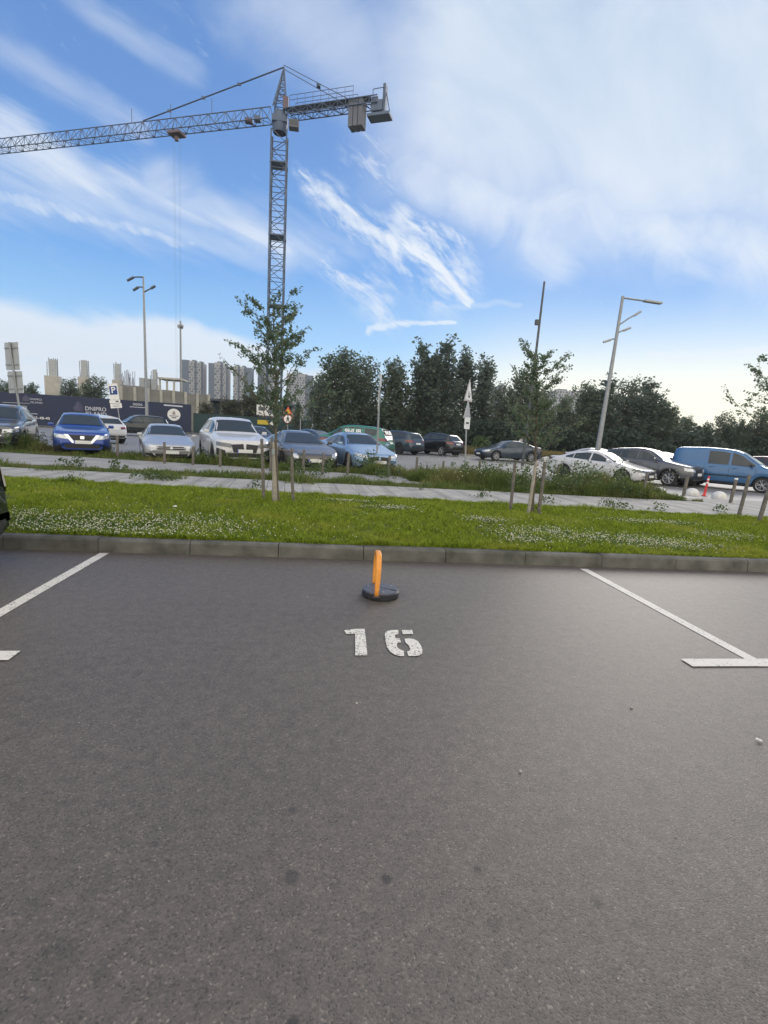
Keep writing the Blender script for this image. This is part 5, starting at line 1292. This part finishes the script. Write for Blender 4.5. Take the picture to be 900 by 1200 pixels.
# ------------------------------------------------------------------ tower crane
CX, CY = at(324, 330, 75).x, 75.0
cr = empty('tower_crane', (CX, CY, 0)); tag(cr, 'tall tower crane with lattice mast and long jib reaching left', 'crane')
def lattice(mb, p0, p1, w, h, n, tri_=False, rc=.09, rb=.05):
    """box or triangular truss between two points"""
    p0, p1 = Vector(p0), Vector(p1); d = (p1-p0).normalized()
    upv = Vector((0, 0, 1)) if abs(d.z) < .9 else Vector((0, 1, 0))
    sd = d.cross(upv).normalized(); uv = sd.cross(d).normalized()
    offs = [(-w/2, 0), (w/2, 0), (0, h)] if tri_ else [(-w/2, -h/2), (w/2, -h/2), (w/2, h/2), (-w/2, h/2)]
    N_ = [[p0+(p1-p0)*(i/n)+sd*a+uv*b_ for a, b_ in offs] for i in range(n+1)]
    m_ = len(offs)
    for k in range(m_): mb.tube([N_[0][k], N_[-1][k]], rc, 5, cap=False)
    for i in range(n):
        for k in range(m_):
            k2 = (k+1) % m_
            if tri_ and k != 0:
                mid = None
            mb.tube([N_[i][k], N_[i][k2]], rb, 4, cap=False)
            if (i+k) % 2: mb.tube([N_[i][k], N_[i+1][k2]], rb, 4, cap=False)
            else: mb.tube([N_[i+1][k], N_[i][k2]], rb, 4, cap=False)
HJ = 42.1
ang = 0.0
mb = MB(); lattice(mb, (0, 0, 0), (0, 0, HJ-2.2), 2.0, 2.0, 26, rc=.105, rb=.055)
for z in (9, 18, 27, 36): mb.box((0, 0, z), (2.25, 2.25, .18))
mb.build('mast', M['crane'], cr)
# jib direction from the photo: away to the left
T1 = Vector((gp(0, 172, HJ).x-CX, gp(0, 172, HJ).y-CY, 0)); jd = T1.normalized(); jl = T1.length+7
mb = MB(); lattice(mb, jd*1.4+Vector((0, 0, HJ-.6)), jd*jl+Vector((0, 0, HJ-.6)), 1.5, 1.75, 40, True, .075, .04); jib = mb.build('jib', M['crane'], cr)
cd = Vector((gp(456, 117, HJ).x-CX, gp(456, 117, HJ).y-CY, 0)); cl_ = cd.length-1.3; cd = cd.normalized()
mb = MB(); lattice(mb, cd*1.2+Vector((0, 0, HJ-.1)), cd*cl_+Vector((0, 0, HJ-.1)), 1.6, .75, 12, False, .075, .042)
mb.box(cd*(cl_*.5)+Vector((0, 0, HJ+.42)), (cl_-2, 1.2, .08), rot=Matrix.Rotation(math.atan2(cd.y, cd.x), 3, 'Z'))
cj = mb.build('counter_jib', M['crane'], cr)
sdv = Vector((-cd.y, cd.x, 0)); mb = MB()
for s_ in (-.8, .8):
    for k in range(9): q = cd*(1.8+k*(cl_-5)/8)+sdv*s_; mb.tube([q+Vector((0, 0, HJ+.4)), q+Vector((0, 0, HJ+1.65))], .035, 4)
    for zz1 in (1.1, 1.65): mb.tube([cd*1.8+sdv*s_+Vector((0, 0, HJ+zz1)), cd*(cl_-3.2)+sdv*s_+Vector((0, 0, HJ+zz1))], .035, 4)
mb.build('handrail', M['crane'], cj)
# tower head
APEX = at(333, 80, 75.5); ap = Vector((APEX.x-CX, .3, APEX.z))
mb = MB(); fo = [Vector((a*.85, b_*.85, HJ+.6)) for a, b_ in ((-1, -1), (1, -1), (1, 1), (-1, 1))]
for i in range(4): mb.tube([fo[i], ap], .10, 5)
for k in range(1, 7):
    t_ = k/7; rg = [f_.lerp(ap, t_) for f_ in fo]; rg2 = [f_.lerp(ap, (k-1)/7) for f_ in fo]
    for i in range(4): mb.tube([rg[i], rg[(i+1) % 4]], .05, 4, cap=False); mb.tube([rg2[i], rg[(i+1) % 4]], .05, 4, cap=False)
mb.build('tower_head', M['crane'], cr)
mb = MB(); mb.box((0, 0, HJ-.8), (2.0, 2.0, .8), bev=.1); mb.lathe([(.85, HJ-2.2), (.98, HJ-1.9), (.98, HJ-.3), (.8, HJ+.3)], 20); mb.build('slewing_ring', M['crane'], cr)
mb = MB(); mb.box((.75, -.6, HJ+1.1), (.7, .6, 1.5), bev=.06); mb.build('switch_box', M['crane_red'], cr)
mb = MB(); mb.box(cd*2.0+Vector((.1, -.6, HJ-1.75)), (1.3, 1.1, .95), bev=.12); cab = mb.build('cab', M['crane_grey'], cr)
mb = MB(); mb.box(cd*2.0+Vector((.1, -1.155, HJ-1.65)), (1.0, .02, .55)); mb.build('cab_window', M['glass'], cab)
jt = jd*(Vector((gp(163, 149, HJ).x-CX, gp(163, 149, HJ).y-CY, 0)).length)+Vector((0, 0, HJ+1.25))
mb = MB()
for s_ in (-.08, .08):
    mb.tube([ap+Vector((0, s_, 0)), jt+Vector((0, s_, 0))], .05, 5)
    mb.tube([ap+Vector((0, s_*5, 0)), cd*(cl_-4.2)+Vector((0, s_*8, HJ+.4))], .05, 5)
for t_ in (.3, .55, .8): q = ap.lerp(jt, t_); mb.box(q, (.5, .22, .28))
q = ap.lerp(cd*(cl_-4.2)+Vector((0, 0, HJ+.4)), .55); mb.box(q, (.5, .6, .28))
mb.build('tie_bars', M['crane'], cr)
Rz = Matrix.Rotation(math.atan2(cd.y, cd.x), 3, 'Z')
for k in range(3):
    mb = MB(); mb.box(cd*(cl_-3.5+k*.66)+Vector((0, 0, HJ-1.25)), (.58, 1.45, 3.1), rot=Rz, bev=.06); mb.build('counterweight', M['crane_grey'], cr)
wz = HJ-1.9
mb = MB(); mb.box(cd*(cl_-.1)+Vector((0, 0, wz+1.15)), (1.5, 1.3, 1.2), rot=Rz, bev=.1); mb.box(cd*(cl_-.5)+Vector((0, -.3, wz+1.9)), (.8, .7, .5), rot=Rz, bev=.08)
for q in (-.9, .55): mb.tube([cd*(cl_+q)+Vector((0, -.6, wz+.3)), cd*(cl_+q)+Vector((0, -.6, wz+3.0))], .05, 5)
mb.tube([cd*(cl_-.9)+Vector((0, -.6, wz+3.0)), cd*(cl_+.55)+Vector((0, -.6, wz+3.05))], .05, 5); mb.box(cd*(cl_+.75)+Vector((0, 0, wz+2.0)), (.35, .9, 3.2), rot=Rz, bev=.08)
mb.tube([cd*(cl_+.8)+Vector((0, 0, wz+3.2)), cd*(cl_+1.5)+Vector((0, 0, wz+.4))], .06, 5); mb.box(cd*(cl_+.2)+Vector((0, 0, wz+.1)), (2.9, 1.6, .35), rot=Rz, bev=.05)
mb.build('hoist_winch', M['crane'], cr)
hk = Vector((gp(208, 155, HJ-.6).x-CX, gp(208, 155, HJ-.6).y-CY, 0)); hk = jd*hk.length
mb = MB(); mb.box(hk+Vector((0, 0, HJ-.95)), (2.0, 1.6, .35), rot=Matrix.Rotation(math.atan2(jd.y, jd.x), 3, 'Z'), bev=.05); mb.box(hk+Vector((0, 0, HJ-1.5)), (.5, .5, .6), bev=.05); tr = mb.build('trolley', M['crane_red'], cr)
mb = MB()
for a, b_ in ((-.5, 0), (-.3, .1), (.3, 0), (.5, .1)): mb.tube([hk+Vector((a, b_, HJ-1.2)), hk+Vector((a*.6, b_, 3))], .008, 4)
mb.build('hoist_rope', M['crane_grey'], tr)
mb = MB(); q = jd*4.6+Vector((0, 0, HJ-.3)); mb.box(q, (1.0, .8, .5), bev=.08); mb.build('winch_box', M['crane_red'], jib)
mb = MB(); q = jd*3.3+Vector((0, 0, HJ-.2)); mb.box(q, (.8, .8, .6), bev=.08); mb.build('electric_cabinet', M['crane'], jib)
mb = MB()
for t_ in (.22, .36, .5): q = jd*(jl*t_*.85)+Vector((0, 0, HJ+1.1)); mb.tube([q, q+Vector((0, 0, 1.9))], .05, 4)
mb.build('jib_post', M['crane'], jib)

# ------------------------------------------------------------------ person behind the slate sedan (bent forward)
def skin_figure(name, joints, edges, mt, parent, sub=2):
    bm = bmesh.new(); lay = bm.verts.layers.skin.verify(); vs_ = []
    for i, (co_, r_) in enumerate(joints):
        v = bm.verts.new(co_); v[lay].radius = (r_, r_); v[lay].use_root = (i == 0); vs_.append(v)
    for a, b_ in edges: bm.edges.new((vs_[a], vs_[b_]))
    me = bpy.data.meshes.new(name); bm.to_mesh(me); bm.free()
    o_ = bpy.data.objects.new(name, me); COL.objects.link(o_)
    o_.modifiers.new('skin', 'SKIN'); sm_ = o_.modifiers.new('sub', 'SUBSURF'); sm_.levels = sub; sm_.render_levels = sub
    dg = bpy.context.evaluated_depsgraph_get(); me2 = bpy.data.meshes.new_from_object(o_.evaluated_get(dg))
    bpy.data.objects.remove(o_); me2.name = name; me2.materials.clear(); me2.materials.append(mt)
    for p_ in me2.polygons: p_.use_smooth = True
    return link_mesh(name, me2, parent)
pp = at(608.5, 516, 39.6); pe = empty('person', (pp.x, pp.y, .10), math.radians(0)); tag(pe, 'person in a pale top bending forward behind the slate sedan', 'person')
J = [((0, 0, .97), .13), ((.05, 0, 1.20), .13), ((.14, 0, 1.47), .14), ((.22, 0, 1.60), .065), ((.28, 0, 1.68), .085), ((.32, 0, 1.75), .09),
     ((.16, .18, 1.48), .065), ((.22, .23, 1.20), .045), ((.42, .20, 1.12), .036), ((.16, -.18, 1.48), .065), ((.22, -.23, 1.20), .045), ((.42, -.20, 1.12), .036),
     ((-.02, .10, .85), .10), ((.03, .11, .47), .06), ((-.02, .11, .08), .042), ((.14, .12, .03), .04), ((-.02, -.10, .85), .10), ((.03, -.11, .47), .06), ((-.02, -.11, .08), .042), ((.14, -.12, .03), .04)]
Ed = [(0, 1), (1, 2), (2, 3), (3, 4), (4, 5), (2, 6), (6, 7), (7, 8), (2, 9), (9, 10), (10, 11), (0, 12), (12, 13), (13, 14), (14, 15), (0, 16), (16, 17), (17, 18), (18, 19)]
bd = skin_figure('body', J, Ed, M['skin'], pe)
sh_j = [(J[0][0], .155), (J[1][0], .16), (J[2][0], .175), (J[6][0], .09), (J[7][0], .065), (J[9][0], .09), (J[10][0], .065)]
skin_figure('shirt', sh_j, [(0, 1), (1, 2), (2, 3), (3, 4), (2, 5), (5, 6)], M['shirt'], pe)
tr_j = [((0, 0, .95), .15), (J[12][0], .115), (J[13][0], .08), ((-.02, .11, .12), .065), (J[16][0], .115), (J[17][0], .08), ((-.02, -.11, .12), .065)]
skin_figure('trousers', tr_j, [(0, 1), (1, 2), (2, 3), (0, 4), (4, 5), (5, 6)], M['trousers'], pe)
b = MB(); b.lathe([(.001, .105)] + [(.112*math.sin(a), .105*math.cos(a)) for a in np.linspace(.15, 1.9, 9)], 16, origin=(.29, 0, 1.77)); b.build('hair', M['hair'], pe)

# ------------------------------------------------------------------ litter
def scrap(px, py, z, s, rz, lab, name='litter'):
    p = gp(px, py, z); pts = []
    for k in range(9):
        a = 2*PI*k/9; r_ = s*random.uniform(.6, 1.1); pts.append((math.cos(a)*r_, math.sin(a)*r_*.55, .006+random.uniform(0, .018)))
    mb = MB(); mb.add(pts+[(x_, y_, z_-.003) for x_, y_, z_ in pts], [tuple(range(9)), tuple(range(17, 8, -1))]+[(i, (i+1) % 9, 9+(i+1) % 9, 9+i) for i in range(9)])
    o_ = mb.build(name, M['paper']); o_.location = (p.x, p.y, z); o_.rotation_euler = (0, 0, rz); tag(o_, lab, 'litter')
scrap(889, 869, .001, .018, -.4, 'white scrap lying on the asphalt near the right picture edge')
scrap(205, 594, LZ+.06, .035, .3, 'white paper scrap in the lawn on the left')
scrap(563, 617, LZ+.06, .035, .2, 'white paper scrap in the lawn, left of a pair')
scrap(586, 616, LZ+.06, .028, .5, 'smaller white paper scrap in the lawn, right of a pair')
for i, (px, py) in enumerate(((418, 825), (360, 700), (92, 640), (740, 830), (610, 905))):
    p = gp(px, py); o = MB().box((0, 0, .005), (.014, .010, .009), bev=.003).build('pebble', M['concrete_pale']); o.location = (p.x, p.y, 0); o.rotation_euler = (0, 0, i)
    tag(o, ['tiny pebble below the painted number', 'tiny pebble left of the parking lock', 'tiny pebble at the left bay line end', 'tiny pebble left of the right bay mark', 'tiny pebble in the empty foreground asphalt'][i], 'pebble')

# ------------------------------------------------------------------ air
hm = bpy.data.materials.new('haze_air'); hm.use_nodes = True; hn = hm.node_tree; hn.nodes.clear()
ho = hn.nodes.new('ShaderNodeOutputMaterial'); hv = hn.nodes.new('ShaderNodeVolumePrincipled')
hv.inputs['Color'].default_value = (.90, .94, 1.0, 1); hv.inputs['Density'].default_value = 0.0004; hv.inputs['Anisotropy'].default_value = .45
hn.links.new(hv.outputs[0], ho.inputs['Volume'])
tag(MB().box((40, 340, 39), (760, 840, 82)).build('haze', hm), kind='stuff')

k = 700; xx = rng.uniform(-9, 12, k); yy = KF(xx)-np.abs(rng.normal(0, .10, k))-.01
leaf_cards('kerb_grit', np.stack([xx, yy, np.full(k, .006)], 1), np.full(k, .011), mat('grit', (.17, .14, .09), .9, var=.4, scale=40), 'fine grit and dry leaf crumbs lying along the foot of the near kerb', 'grit', flat=.8, aspect=1.3, kind='stuff')
k = 260; xx = rng.uniform(-4, 5, k); yy = rng.uniform(.7, 5.5, k)
leaf_cards('loose_grit', np.stack([xx, yy, np.full(k, .004)], 1), np.full(k, .006), mat('pale_grit', (.34, .32, .29), .9, var=.4, scale=40), 'loose pale grit scattered over the asphalt', 'grit', flat=.8, aspect=1.2, kind='stuff')

# ------------------------------------------------------------------ sky, sun, clouds
W = bpy.data.worlds.new('World'); S.world = W; W.use_nodes = True
W.cycles.sampling_method = 'MANUAL'; W.cycles.sample_map_resolution = 512
nt = W.node_tree; nt.nodes.clear(); ND, LK = nt.nodes, nt.links
SUN_AZ = math.radians(39.0); SUN_EL = math.radians(24.0)
sky = ND.new('ShaderNodeTexSky'); sky.sky_type = 'NISHITA'; sky.sun_disc = False; sky.sun_elevation = SUN_EL; sky.sun_rotation = SUN_AZ
sky.altitude = 100; sky.air_density = 1.0; sky.dust_density = 0.8; sky.ozone_density = 1.6
def V_(op, a, b=None, c=None, clamp=False):
    n = ND.new('ShaderNodeMath'); n.operation = op; n.use_clamp = clamp
    for i, q in enumerate((a, b, c)):
        if q is None: continue
        if isinstance(q, (int, float)): n.inputs[i].default_value = q
        else: LK.new(q, n.inputs[i])
    return n.outputs[0]
def SS(x_, lo, hi, a=0.0, b=1.0):
    n = ND.new('ShaderNodeMapRange'); n.interpolation_type = 'SMOOTHSTEP'
    LK.new(x_, n.inputs[0]); n.inputs[1].default_value = lo; n.inputs[2].default_value = hi; n.inputs[3].default_value = a; n.inputs[4].default_value = b
    return n.outputs[0]
tc = ND.new('ShaderNodeTexCoord'); sp = ND.new('ShaderNodeSeparateXYZ'); LK.new(tc.outputs['Generated'], sp.inputs[0])
yy_ = V_('MAXIMUM', V_('ABSOLUTE', sp.outputs[1]), .15)
U = V_('DIVIDE', sp.outputs[0], yy_); Wv = V_('DIVIDE', sp.outputs[2], yy_)
cmb = ND.new('ShaderNodeCombineXYZ'); LK.new(U, cmb.inputs[0]); LK.new(Wv, cmb.inputs[1])
def noise(vec, scale, det=6, rough=.55, dist=0.0, rot=0.0, sx=1.0, sy=1.0, loc=(0, 0, 0)):
    mp = ND.new('ShaderNodeMapping'); mp.vector_type = 'POINT'
    rt_ = ND.new('ShaderNodeVectorRotate'); rt_.rotation_type = 'Z_AXIS'; rt_.inputs['Angle'].default_value = -rot; LK.new(vec, rt_.inputs['Vector'])
    LK.new(rt_.outputs[0], mp.inputs[0]); mp.inputs['Scale'].default_value = (sx, sy, 1); mp.inputs['Location'].default_value = loc
    n = ND.new('ShaderNodeTexNoise'); n.inputs['Scale'].default_value = scale; n.inputs['Detail'].default_value = det; n.inputs['Roughness'].default_value = rough; n.inputs['Distortion'].default_value = dist
    LK.new(mp.outputs[0], n.inputs['Vector']); return n.outputs[0]
# domain warp
wx = noise(cmb.outputs[0], 5.0, 3); wy = noise(cmb.outputs[0], 5.0, 3, loc=(7.3, 2.1, 0))
U2 = V_('ADD', U, V_('MULTIPLY', V_('SUBTRACT', wx, .5), .10)); W2 = V_('ADD', Wv, V_('MULTIPLY', V_('SUBTRACT', wy, .5), .08))
def seg(a, b, ra, rb, soft=1.0, u=None, w=None):
    """soft capsule from sky direction a to b; returns 1 on the axis, 0 outside"""
    (ax, ay), (bx, by) = uw(*a), uw(*b); k = 1/F
    ra, rb = ra*k, rb*k
    dx, dy = bx-ax, by-ay; l2 = dx*dx+dy*dy
    u = u or U2; w = w or W2
    px_, py_ = V_('SUBTRACT', u, ax), V_('SUBTRACT', w, ay)
    t_ = V_('DIVIDE', V_('ADD', V_('MULTIPLY', px_, dx), V_('MULTIPLY', py_, dy)), l2, clamp=True)
    ex, ey = V_('SUBTRACT', px_, V_('MULTIPLY', t_, dx)), V_('SUBTRACT', py_, V_('MULTIPLY', t_, dy))
    d = V_('SQRT', V_('ADD', V_('MULTIPLY', ex, ex), V_('MULTIPLY', ey, ey)))
    r_ = V_('ADD', V_('MULTIPLY', t_, rb-ra), ra)
    return SS(V_('DIVIDE', d, r_), 0.0, 1.0, 1.0, 0.0)
streak1 = noise(cmb.outputs[0], 3.2, 6, .6, .4, rot=math.radians(-24), sx=.9, sy=6.0)
streak2 = noise(cmb.outputs[0], 4.5, 6, .62, .6, rot=math.radians(-36), sx=1.0, sy=4.0)
puff = noise(cmb.outputs[0], 7.0, 7, .62, .8)
puff2 = noise(cmb.outputs[0], 3.0, 6, .6, .5, loc=(3.1, 5.2, 0))
fine = noise(cmb.outputs[0], 8.0, 8, .68, 1.0, rot=math.radians(-40), sx=1.0, sy=3.2)
fine2 = noise(cmb.outputs[0], 15.0, 7, .66, .8, rot=math.radians(-28), sx=1.0, sy=2.4, loc=(2.2, 9.1, 0))
mixn = V_('ADD', V_('MULTIPLY', fine, .6), V_('MULTIPLY', fine2, .4))
def cloud(mask, nz, amt, lo, hi): return SS(V_('ADD', mask, V_('MULTIPLY', V_('SUBTRACT', nz, .5), amt)), lo, hi)
def wsum(items):
    o_ = None
    for m_, k in items:
        q = V_('MULTIPLY', m_, k); o_ = q if o_ is None else V_('MAXIMUM', o_, q)
    return o_
dens = []
# long streak and the veil below it, left
dens.append((cloud(seg((-60, 125), (330, 292), 50, 34), streak1, 2.0, .2, 1.4), .80))
dens.append((cloud(seg((-80, 180), (400, 300), 105, 60), streak1, 1.9, .25, 1.6), .62))
dens.append((cloud(seg((-60, 212), (215, 282), 26, 12), mixn, 2.6, .3, 1.4), .66))
dens.append((cloud(seg((180, 215), (330, 290), 60, 55), puff, 1.2, .2, 1.4), .60))
dens.append((cloud(seg((-40, 40), (170, 150), 40, 30), streak1, 1.5, .35, 1.6), .42))
dens.append((cloud(seg((60, -30), (230, 90), 36, 34), streak1, 1.5, .3, 1.6), .38))
# central feather: a fan of wisps
def wisp(mask, nz, lo, hi): return V_('MULTIPLY', mask, SS(nz, lo, hi))
dens.append((wisp(seg((343, 203), (520, 325), 12, 62), mixn, .40, .62), .95))
dens.append((cloud(seg((345, 204), (455, 282), 5, 20), mixn, 3.2, .2, 1.2), .85))
dens.append((cloud(seg((450, 275), (545, 352), 20, 17), mixn, 3.6, .3, 1.2), .95))
dens.append((wisp(seg((320, 262), (440, 345), 24, 40), mixn, .42, .64), .75))
dens.append((wisp(seg((425, 330), (462, 388), 30, 16), mixn, .40, .62), .75))
dens.append((cloud(seg((436, 388), (530, 378), 9, 5), fine2, 2.2, .3, 1.2), .75))
dens.append((wisp(seg((470, 250), (532, 290), 28, 16), mixn, .40, .60), .85))
dens.append((wisp(seg((430, 185), (540, 240), 44, 26), mixn, .42, .62), .65))
# low bank, left
dens.append((cloud(seg((-120, 380), (300, 418), 70, 34), streak1, .9, .12, .75), .85))
dens.append((cloud(seg((-60, 440), (420, 446), 46, 26), puff2, .8, .15, .9), .80))
dens.append((cloud(seg((520, 360), (610, 352), 10, 8), streak1, 1.2, .4, 1.4), .40))
dens.append((cloud(seg((765, 418), (890, 408), 14, 16), streak1, 1.6, .3, 1.2), .70))
# high veil: upper centre and right bank
dens.append((cloud(seg((300, -40), (480, 120), 120, 130), puff2, 1.6, .2, 1.5), .58))
dens.append((cloud(seg((590, 80), (1000, 130), 250, 310), puff2, .9, .05, .95), .86))
dens.append((cloud(seg((560, 225), (1000, 312), 95, 100), puff, 1.2, .12, 1.35), .86))
dens.append((cloud(seg((470, 185), (660, 295), 85, 65), puff, 1.5, .2, 1.5), .72))
D = wsum(dens)
# unseen broken cloud added behind and above the camera to light the ground
over = SS(V_('ADD', puff2, V_('MULTIPLY', sp.outputs[1], -.35)), .35, .75)
Dall = V_('MAXIMUM', V_('MULTIPLY', D, SS(sp.outputs[1], -.05, .2)), V_('MULTIPLY', over, SS(sp.outputs[1], .45, .05)))
Dall = V_('MULTIPLY', Dall, SS(sp.outputs[2], -.01, .05))
# cloud tone: white where thin or low, grey in the heavy bank
grey = V_('MULTIPLY', seg((620, 40), (950, 170), 230, 190), SS(puff2, .3, .75, 1.0, .35))
CM = ND.new('ShaderNodeMix'); CM.data_type = 'RGBA'; LK.new(grey, CM.inputs[0]); CM.inputs[6].default_value = (7.2, 7.7, 8.3, 1); CM.inputs[7].default_value = (4.9, 6.0, 7.2, 1)
# extra-bright warm tone for that unseen cloud, added to lift the ground light
OC = ND.new('ShaderNodeMix'); OC.data_type = 'RGBA'; LK.new(SS(sp.outputs[1], .42, .1), OC.inputs[0]); LK.new(CM.outputs[2], OC.inputs[6]); OC.inputs[7].default_value = (14.6, 13.6, 12.0, 1)
# clear sky: blue gradient over the height, whiter towards the low sun
rp_ = ND.new('ShaderNodeValToRGB'); LK.new(sp.outputs[2], rp_.inputs[0]); e = rp_.color_ramp.elements
e[0].position = 0.0; e[0].color = (.74, .84, .88, 1); e[1].position = 1.0; e[1].color = (.085, .19, .46, 1)
for pz, c in ((.07, (.58, .77, .90)), (.16, (.29, .55, .87)), (.27, (.145, .36, .75)), (.45, (.115, .265, .60)), (.6, (.10, .235, .54))):
    q = e.new(pz); q.color = (*c, 1)
x10 = ND.new('ShaderNodeVectorMath'); x10.operation = 'SCALE'; x10.inputs['Scale'].default_value = 10.0; LK.new(rp_.outputs[0], x10.inputs[0])
sd_ = ND.new('ShaderNodeVectorMath'); sd_.operation = 'DOT_PRODUCT'; LK.new(tc.outputs['Generated'], sd_.inputs[0]); sd_.inputs[1].default_value = (math.sin(SUN_AZ), math.cos(SUN_AZ), .04)
glow = V_('MULTIPLY', SS(sd_.outputs['Value'], .84, .985), SS(sp.outputs[2], .26, .03))
GL = ND.new('ShaderNodeMix'); GL.data_type = 'RGBA'; LK.new(glow, GL.inputs[0]); LK.new(x10.outputs[0], GL.inputs[6]); GL.inputs[7].default_value = (10.6, 10.0, 7.6, 1)
NS = ND.new('ShaderNodeVectorMath'); NS.operation = 'MINIMUM'; LK.new(sky.outputs[0], NS.inputs[0]); NS.inputs[1].default_value = (9, 9, 9)
SKB = ND.new('ShaderNodeMix'); SKB.data_type = 'RGBA'; SKB.inputs[0].default_value = .90
LK.new(NS.outputs[0], SKB.inputs[6]); LK.new(GL.outputs[2], SKB.inputs[7])
SM = ND.new('ShaderNodeMix'); SM.data_type = 'RGBA'; LK.new(Dall, SM.inputs[0]); LK.new(SKB.outputs[2], SM.inputs[6]); LK.new(OC.outputs[2], SM.inputs[7])
bgn = ND.new('ShaderNodeBackground'); bgn.inputs['Strength'].default_value = 0.10; LK.new(SM.outputs[2], bgn.inputs[0])
wo = ND.new('ShaderNodeOutputWorld'); LK.new(bgn.outputs[0], wo.inputs[0])

sl = bpy.data.lights.new('sun', 'SUN'); sl.energy = 1.5; sl.angle = math.radians(28); sl.color = (1.0, .93, .82)
so = bpy.data.objects.new('sun', sl); COL.objects.link(so)
sdir = Vector((math.sin(SUN_AZ)*math.cos(SUN_EL), math.cos(SUN_AZ)*math.cos(SUN_EL), math.sin(SUN_EL)))
so.rotation_euler = sdir.to_track_quat('Z', 'Y').to_euler()

S.view_settings.view_transform = 'Standard'; S.view_settings.look = 'None'; S.view_settings.gamma = 1.0; S.view_settings.exposure = 0.27
S.view_settings.use_curve_mapping = False
S.render.engine = 'CYCLES'
S.cycles.max_bounces = 6; S.cycles.diffuse_bounces = 3; S.cycles.glossy_bounces = 3; S.cycles.transmission_bounces = 3; S.cycles.transparent_max_bounces = 4; S.cycles.volume_bounces = 0
S.render.resolution_x = 768; S.render.resolution_y = 1024
